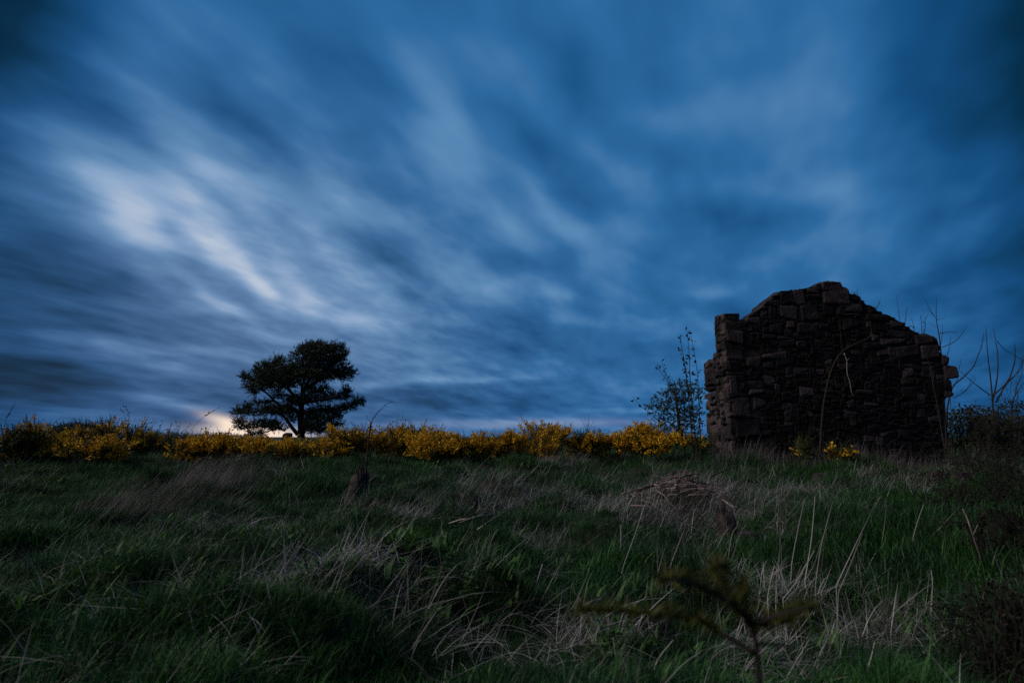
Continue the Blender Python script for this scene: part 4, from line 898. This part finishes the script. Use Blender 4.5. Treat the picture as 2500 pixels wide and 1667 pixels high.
def scatter(name, mat, kinds, nvar, pts, scl, spin, label, cat='grass'):
    """points carry their own tuft shapes; geometry nodes set one tuft on every point"""
    V, Fc, T, K = [], [], [], []
    vid = 0
    for kd in kinds:
        for _ in range(nvar):
            m = tufts(kd); b = len(V); V += m.v; T += m.t; Fc += [tuple(i + b for i in f) for f in m.f]; K += [vid] * len(m.v); vid += 1
    nb = len(V); V += [tuple(p) for p in pts]; T += [.5] * len(pts); K += [-1] * len(pts)
    me = bpy.data.meshes.new(name); me.from_pydata(V, [], Fc); me.materials.append(mat)
    me.attributes.new('tint', 'FLOAT', 'POINT').data.foreach_set('value', T)
    me.attributes.new('tuft', 'INT', 'POINT').data.foreach_set('value', K)
    pick = [-1] * nb + [int(q) for q in spin[1]]
    me.attributes.new('pick', 'INT', 'POINT').data.foreach_set('value', pick)
    rt = np.zeros((len(V), 3)); rt[nb:] = spin[0]; me.attributes.new('turn', 'FLOAT_VECTOR', 'POINT').data.foreach_set('vector', rt.ravel())
    ss = np.ones(len(V)); ss[nb:] = scl; me.attributes.new('size', 'FLOAT', 'POINT').data.foreach_set('value', ss)
    o = bpy.data.objects.new(name, me); COL.objects.link(o); o['kind'] = 'stuff'; o['label'] = label; o['category'] = cat
    ng = bpy.data.node_groups.new(name, 'GeometryNodeTree')
    ng.interface.new_socket('Geometry', in_out='INPUT', socket_type='NodeSocketGeometry'); ng.interface.new_socket('Geometry', in_out='OUTPUT', socket_type='NodeSocketGeometry')
    gi, gout = ng.nodes.new('NodeGroupInput'), ng.nodes.new('NodeGroupOutput'); jn = ng.nodes.new('GeometryNodeJoinGeometry')
    def na(nm, ty):
        a = ng.nodes.new('GeometryNodeInputNamedAttribute'); a.data_type = ty; a.inputs[0].default_value = nm; return a.outputs['Attribute']
    def eq(a, val):
        c = ng.nodes.new('FunctionNodeCompare'); c.data_type = 'INT'; c.operation = 'EQUAL'; ng.links.new(a, c.inputs[2]); c.inputs[3].default_value = val; return c.outputs[0]
    tf, pk, tn, sz = na('tuft', 'INT'), na('pick', 'INT'), na('turn', 'FLOAT_VECTOR'), na('size', 'FLOAT')
    for k in range(vid):
        sg = ng.nodes.new('GeometryNodeSeparateGeometry'); sg.domain = 'POINT'; ng.links.new(gi.outputs[0], sg.inputs[0]); ng.links.new(eq(tf, k), sg.inputs[1])
        sp = ng.nodes.new('GeometryNodeSeparateGeometry'); sp.domain = 'POINT'; ng.links.new(gi.outputs[0], sp.inputs[0]); ng.links.new(eq(pk, k), sp.inputs[1])
        ip = ng.nodes.new('GeometryNodeInstanceOnPoints'); ng.links.new(sp.outputs[0], ip.inputs['Points']); ng.links.new(sg.outputs[0], ip.inputs['Instance'])
        e2r = ng.nodes.new('FunctionNodeEulerToRotation'); ng.links.new(tn, e2r.inputs[0]); ng.links.new(e2r.outputs[0], ip.inputs['Rotation']); ng.links.new(sz, ip.inputs['Scale'])
        ng.links.new(ip.outputs[0], jn.inputs[0])
    ng.links.new(jn.outputs[0], gout.inputs[0])
    md = o.modifiers.new('tufts', 'NODES'); md.node_group = ng; return o
def strew(n, y0, y1, pw):
    """random ground positions, denser near the camera"""
    y = y0 + (y1 - y0) * NR.rand(n) ** pw; x = (NR.rand(n) * 2 - 1) * (y * 1.02 + 1.5); return x, y
def clear(x, y):
    keep = ~((y > WALLY - .12) & (y < WALLY + 1.0) & (x > xl - .1) & (x < xr + .1)); return keep
def lump(x, y, s, seed):
    v_ = np.zeros_like(x)
    for i, (th, ph, k) in enumerate(((.3, 1, 1), (1.4, 2.1, 1.3), (2.5, .4, 1.7), (.9, 4, 2.3), (2.0, 5, .6))):
        v_ += np.sin((x * math.cos(th + seed) + y * math.sin(th + seed)) * k * s + ph * (1 + seed) + np.sin((x - y * .7) * s * .8 * k + seed)) / 5 * 1.6
    return v_
# straw patches seen in the photograph: photo x, y, radius x (m), radius y (m), weight
STRAW = [(1200, 1200, .9, .8, 1), (1290, 1240, .7, .5, 1), (1640, 1235, .9, .5, 1.7), (1720, 1265, .8, .4, 1.8), (1590, 1200, .7, .6, 1.1), (1790, 1215, .9, .5, 1.1), (2200, 1150, .9, .5, 1.), (1620, 1290, .6, .4, 1.), (980, 1245, .6, .35, 1), (1170, 1265, .6, .3, .9), (700, 1240, .5, .3, .5), (640, 1160, .8, .6, .4), (1500, 1120, 1.2, .8, .7), (1380, 1130, 1, .8, .5),
         (720, 1405, .6, .3, .28), (880, 1400, .5, .3, .22), (1820, 1440, .5, .25, .3), (2000, 1470, .7, .25, .45), (2150, 1560, .5, .2, .9), (1900, 1300, .9, .4, .6), (2100, 1200, 1, .6, .7), (1430, 1570, .3, .15, .5), (1900, 1640, .25, .12, 1.2), (1300, 1330, .5, .3, .5), (600, 1310, .5, .2, .5), (1750, 1480, .4, .2, .35), (2250, 1180, .8, .5, .8)]
SH = [(hit(a, b_), c, d, e) for (a, b_, c, d, e) in STRAW]
def strawness(x, y):
    w = np.zeros_like(x)
    for (p, rx, ry, k) in SH: w += k * np.exp(-((x - p[0]) / rx) ** 2 - ((y - p[1]) / ry) ** 2)
    return w
def place(x, y, smin, smax, nk, nvar, yawr, tiltx=.12, dist=True):
    n = len(x); s = NR.uniform(smin, smax, n) * 1
    rot = np.stack([NR.normal(0, tiltx, n), NR.normal(0.08, tiltx, n), NR.uniform(-yawr, yawr, n)], -1)
    return np.stack([x, y, ground(x, y)], -1), s, (rot, NR.randint(0, nk * nvar, n))
x, y = strew(66000, .7, 27, 1.25); k = clear(x, y); x, y = x[k], y[k]; q = strawness(x, y); k = NR.rand(len(x)) > np.clip(q * .5, 0, .7); x, y = x[k], y[k]
p, s, r = place(x, y, .75, 1.3, 1, 6, 3.14); s = s * np.clip(1.05 + .75 * lump(x, y, 1.9, .3) + .35 * lump(x, y, .7, 2.6), .65, 1.45)
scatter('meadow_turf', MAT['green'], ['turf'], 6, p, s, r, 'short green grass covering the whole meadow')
x, y = strew(9000, .8, 25, 1.15); k = clear(x, y) & (lump(x, y, 1.3, 1.1) > .02); x, y = x[k], y[k]
p, s, r = place(x, y, .7, 1.15, 1, 6, 3.14)
scatter('long_grass', MAT['green'], ['long'], 6, p, s, r, 'clumps of longer arching green grass in the meadow')
x, y = strew(42000, .9, 24, 1.1); w = strawness(x, y) * 1.0 + .045 + .42 * np.clip(lump(x, y, 1.9, 2.2) - .35, 0, 1); k = clear(x, y) & (NR.rand(len(x)) < w * .40); x, y = x[k], y[k]
p, s, r = place(x, y, .7, 1.15, 1, 6, 1.3)
scatter('matted_straw', MAT['straw'], ['mat'], 6, p, s, r, 'pale dead grass lying flattened in patches over the meadow')
x, y = strew(30000, 1.2, 22, 1.1); w = strawness(x, y) * .7 + .02 + .4 * np.clip(lump(x, y, 1.6, 3.4) - .35, 0, 1) + .5 * np.exp(-((y - 10.5) / 1.2) ** 2) * (x > 2); k = clear(x, y) & (NR.rand(len(x)) < w * .28); x, y = x[k], y[k]
p, s, r = place(x, y, .7, 1.2, 1, 6, 1.2)
scatter('standing_straw', MAT['straw'], ['stand'], 6, p, s, r, 'thin dry grass stems standing and leaning in the meadow')
# wind-combed fine dead grass on the left
c0, c1 = hit(250, 1290), hit(560, 1170); n = 230; tt = NR.rand(n); x = c0[0] * (1 - tt) + c1[0] * tt + NR.normal(0, .35, n); y = c0[1] * (1 - tt) + c1[1] * tt + NR.normal(0, .3, n)
p, s, r = place(x, y, .8, 1.2, 1, 4, .6); scatter('combed_straw', MAT['darkstraw'], ['fine'], 4, p, s, r, 'fine dead stems combed over by the wind in a pale slanting swathe')

# rank weeds along the foot of the ruin
n = 420; x = NR.uniform(xl - .6, xr + .5, n); y = NR.normal(11.3, .25, n); y = np.minimum(y, 11.75)
p, s, r = place(x, y, 1.0, 1.9, 1, 4, 1.5); scatter('wall_foot_weeds', MAT['darkstraw'], ['stand'], 4, p, s, r, 'rank dead weeds crowding the foot of the ruin', 'weeds')
n = 500; x = NR.uniform(xl - .8, xr + .8, n); y = np.minimum(NR.normal(11.3, .35, n), 11.75)
p, s, r = place(x, y, 1.0, 1.6, 1, 4, 3.14); scatter('rank_grass', MAT['green'], ['long'], 4, p, s, r, 'taller green grass growing against the foot of the ruin')

# broad-leaved docks and thistles low among the grass
x, y = strew(5200, 1.0, 16, 1.1); k = clear(x, y) & (lump(x, y, 2.3, 4.7) > .1); x, y = x[k], y[k]
p, s, r = place(x, y, .7, 1.3, 1, 5, 3.14); p[:, 2] += .05
scatter('low_weeds', MAT['nettle'], ['broad'], 5, p, s, r, 'low broad-leaved weeds scattered through the meadow grass', 'weeds')
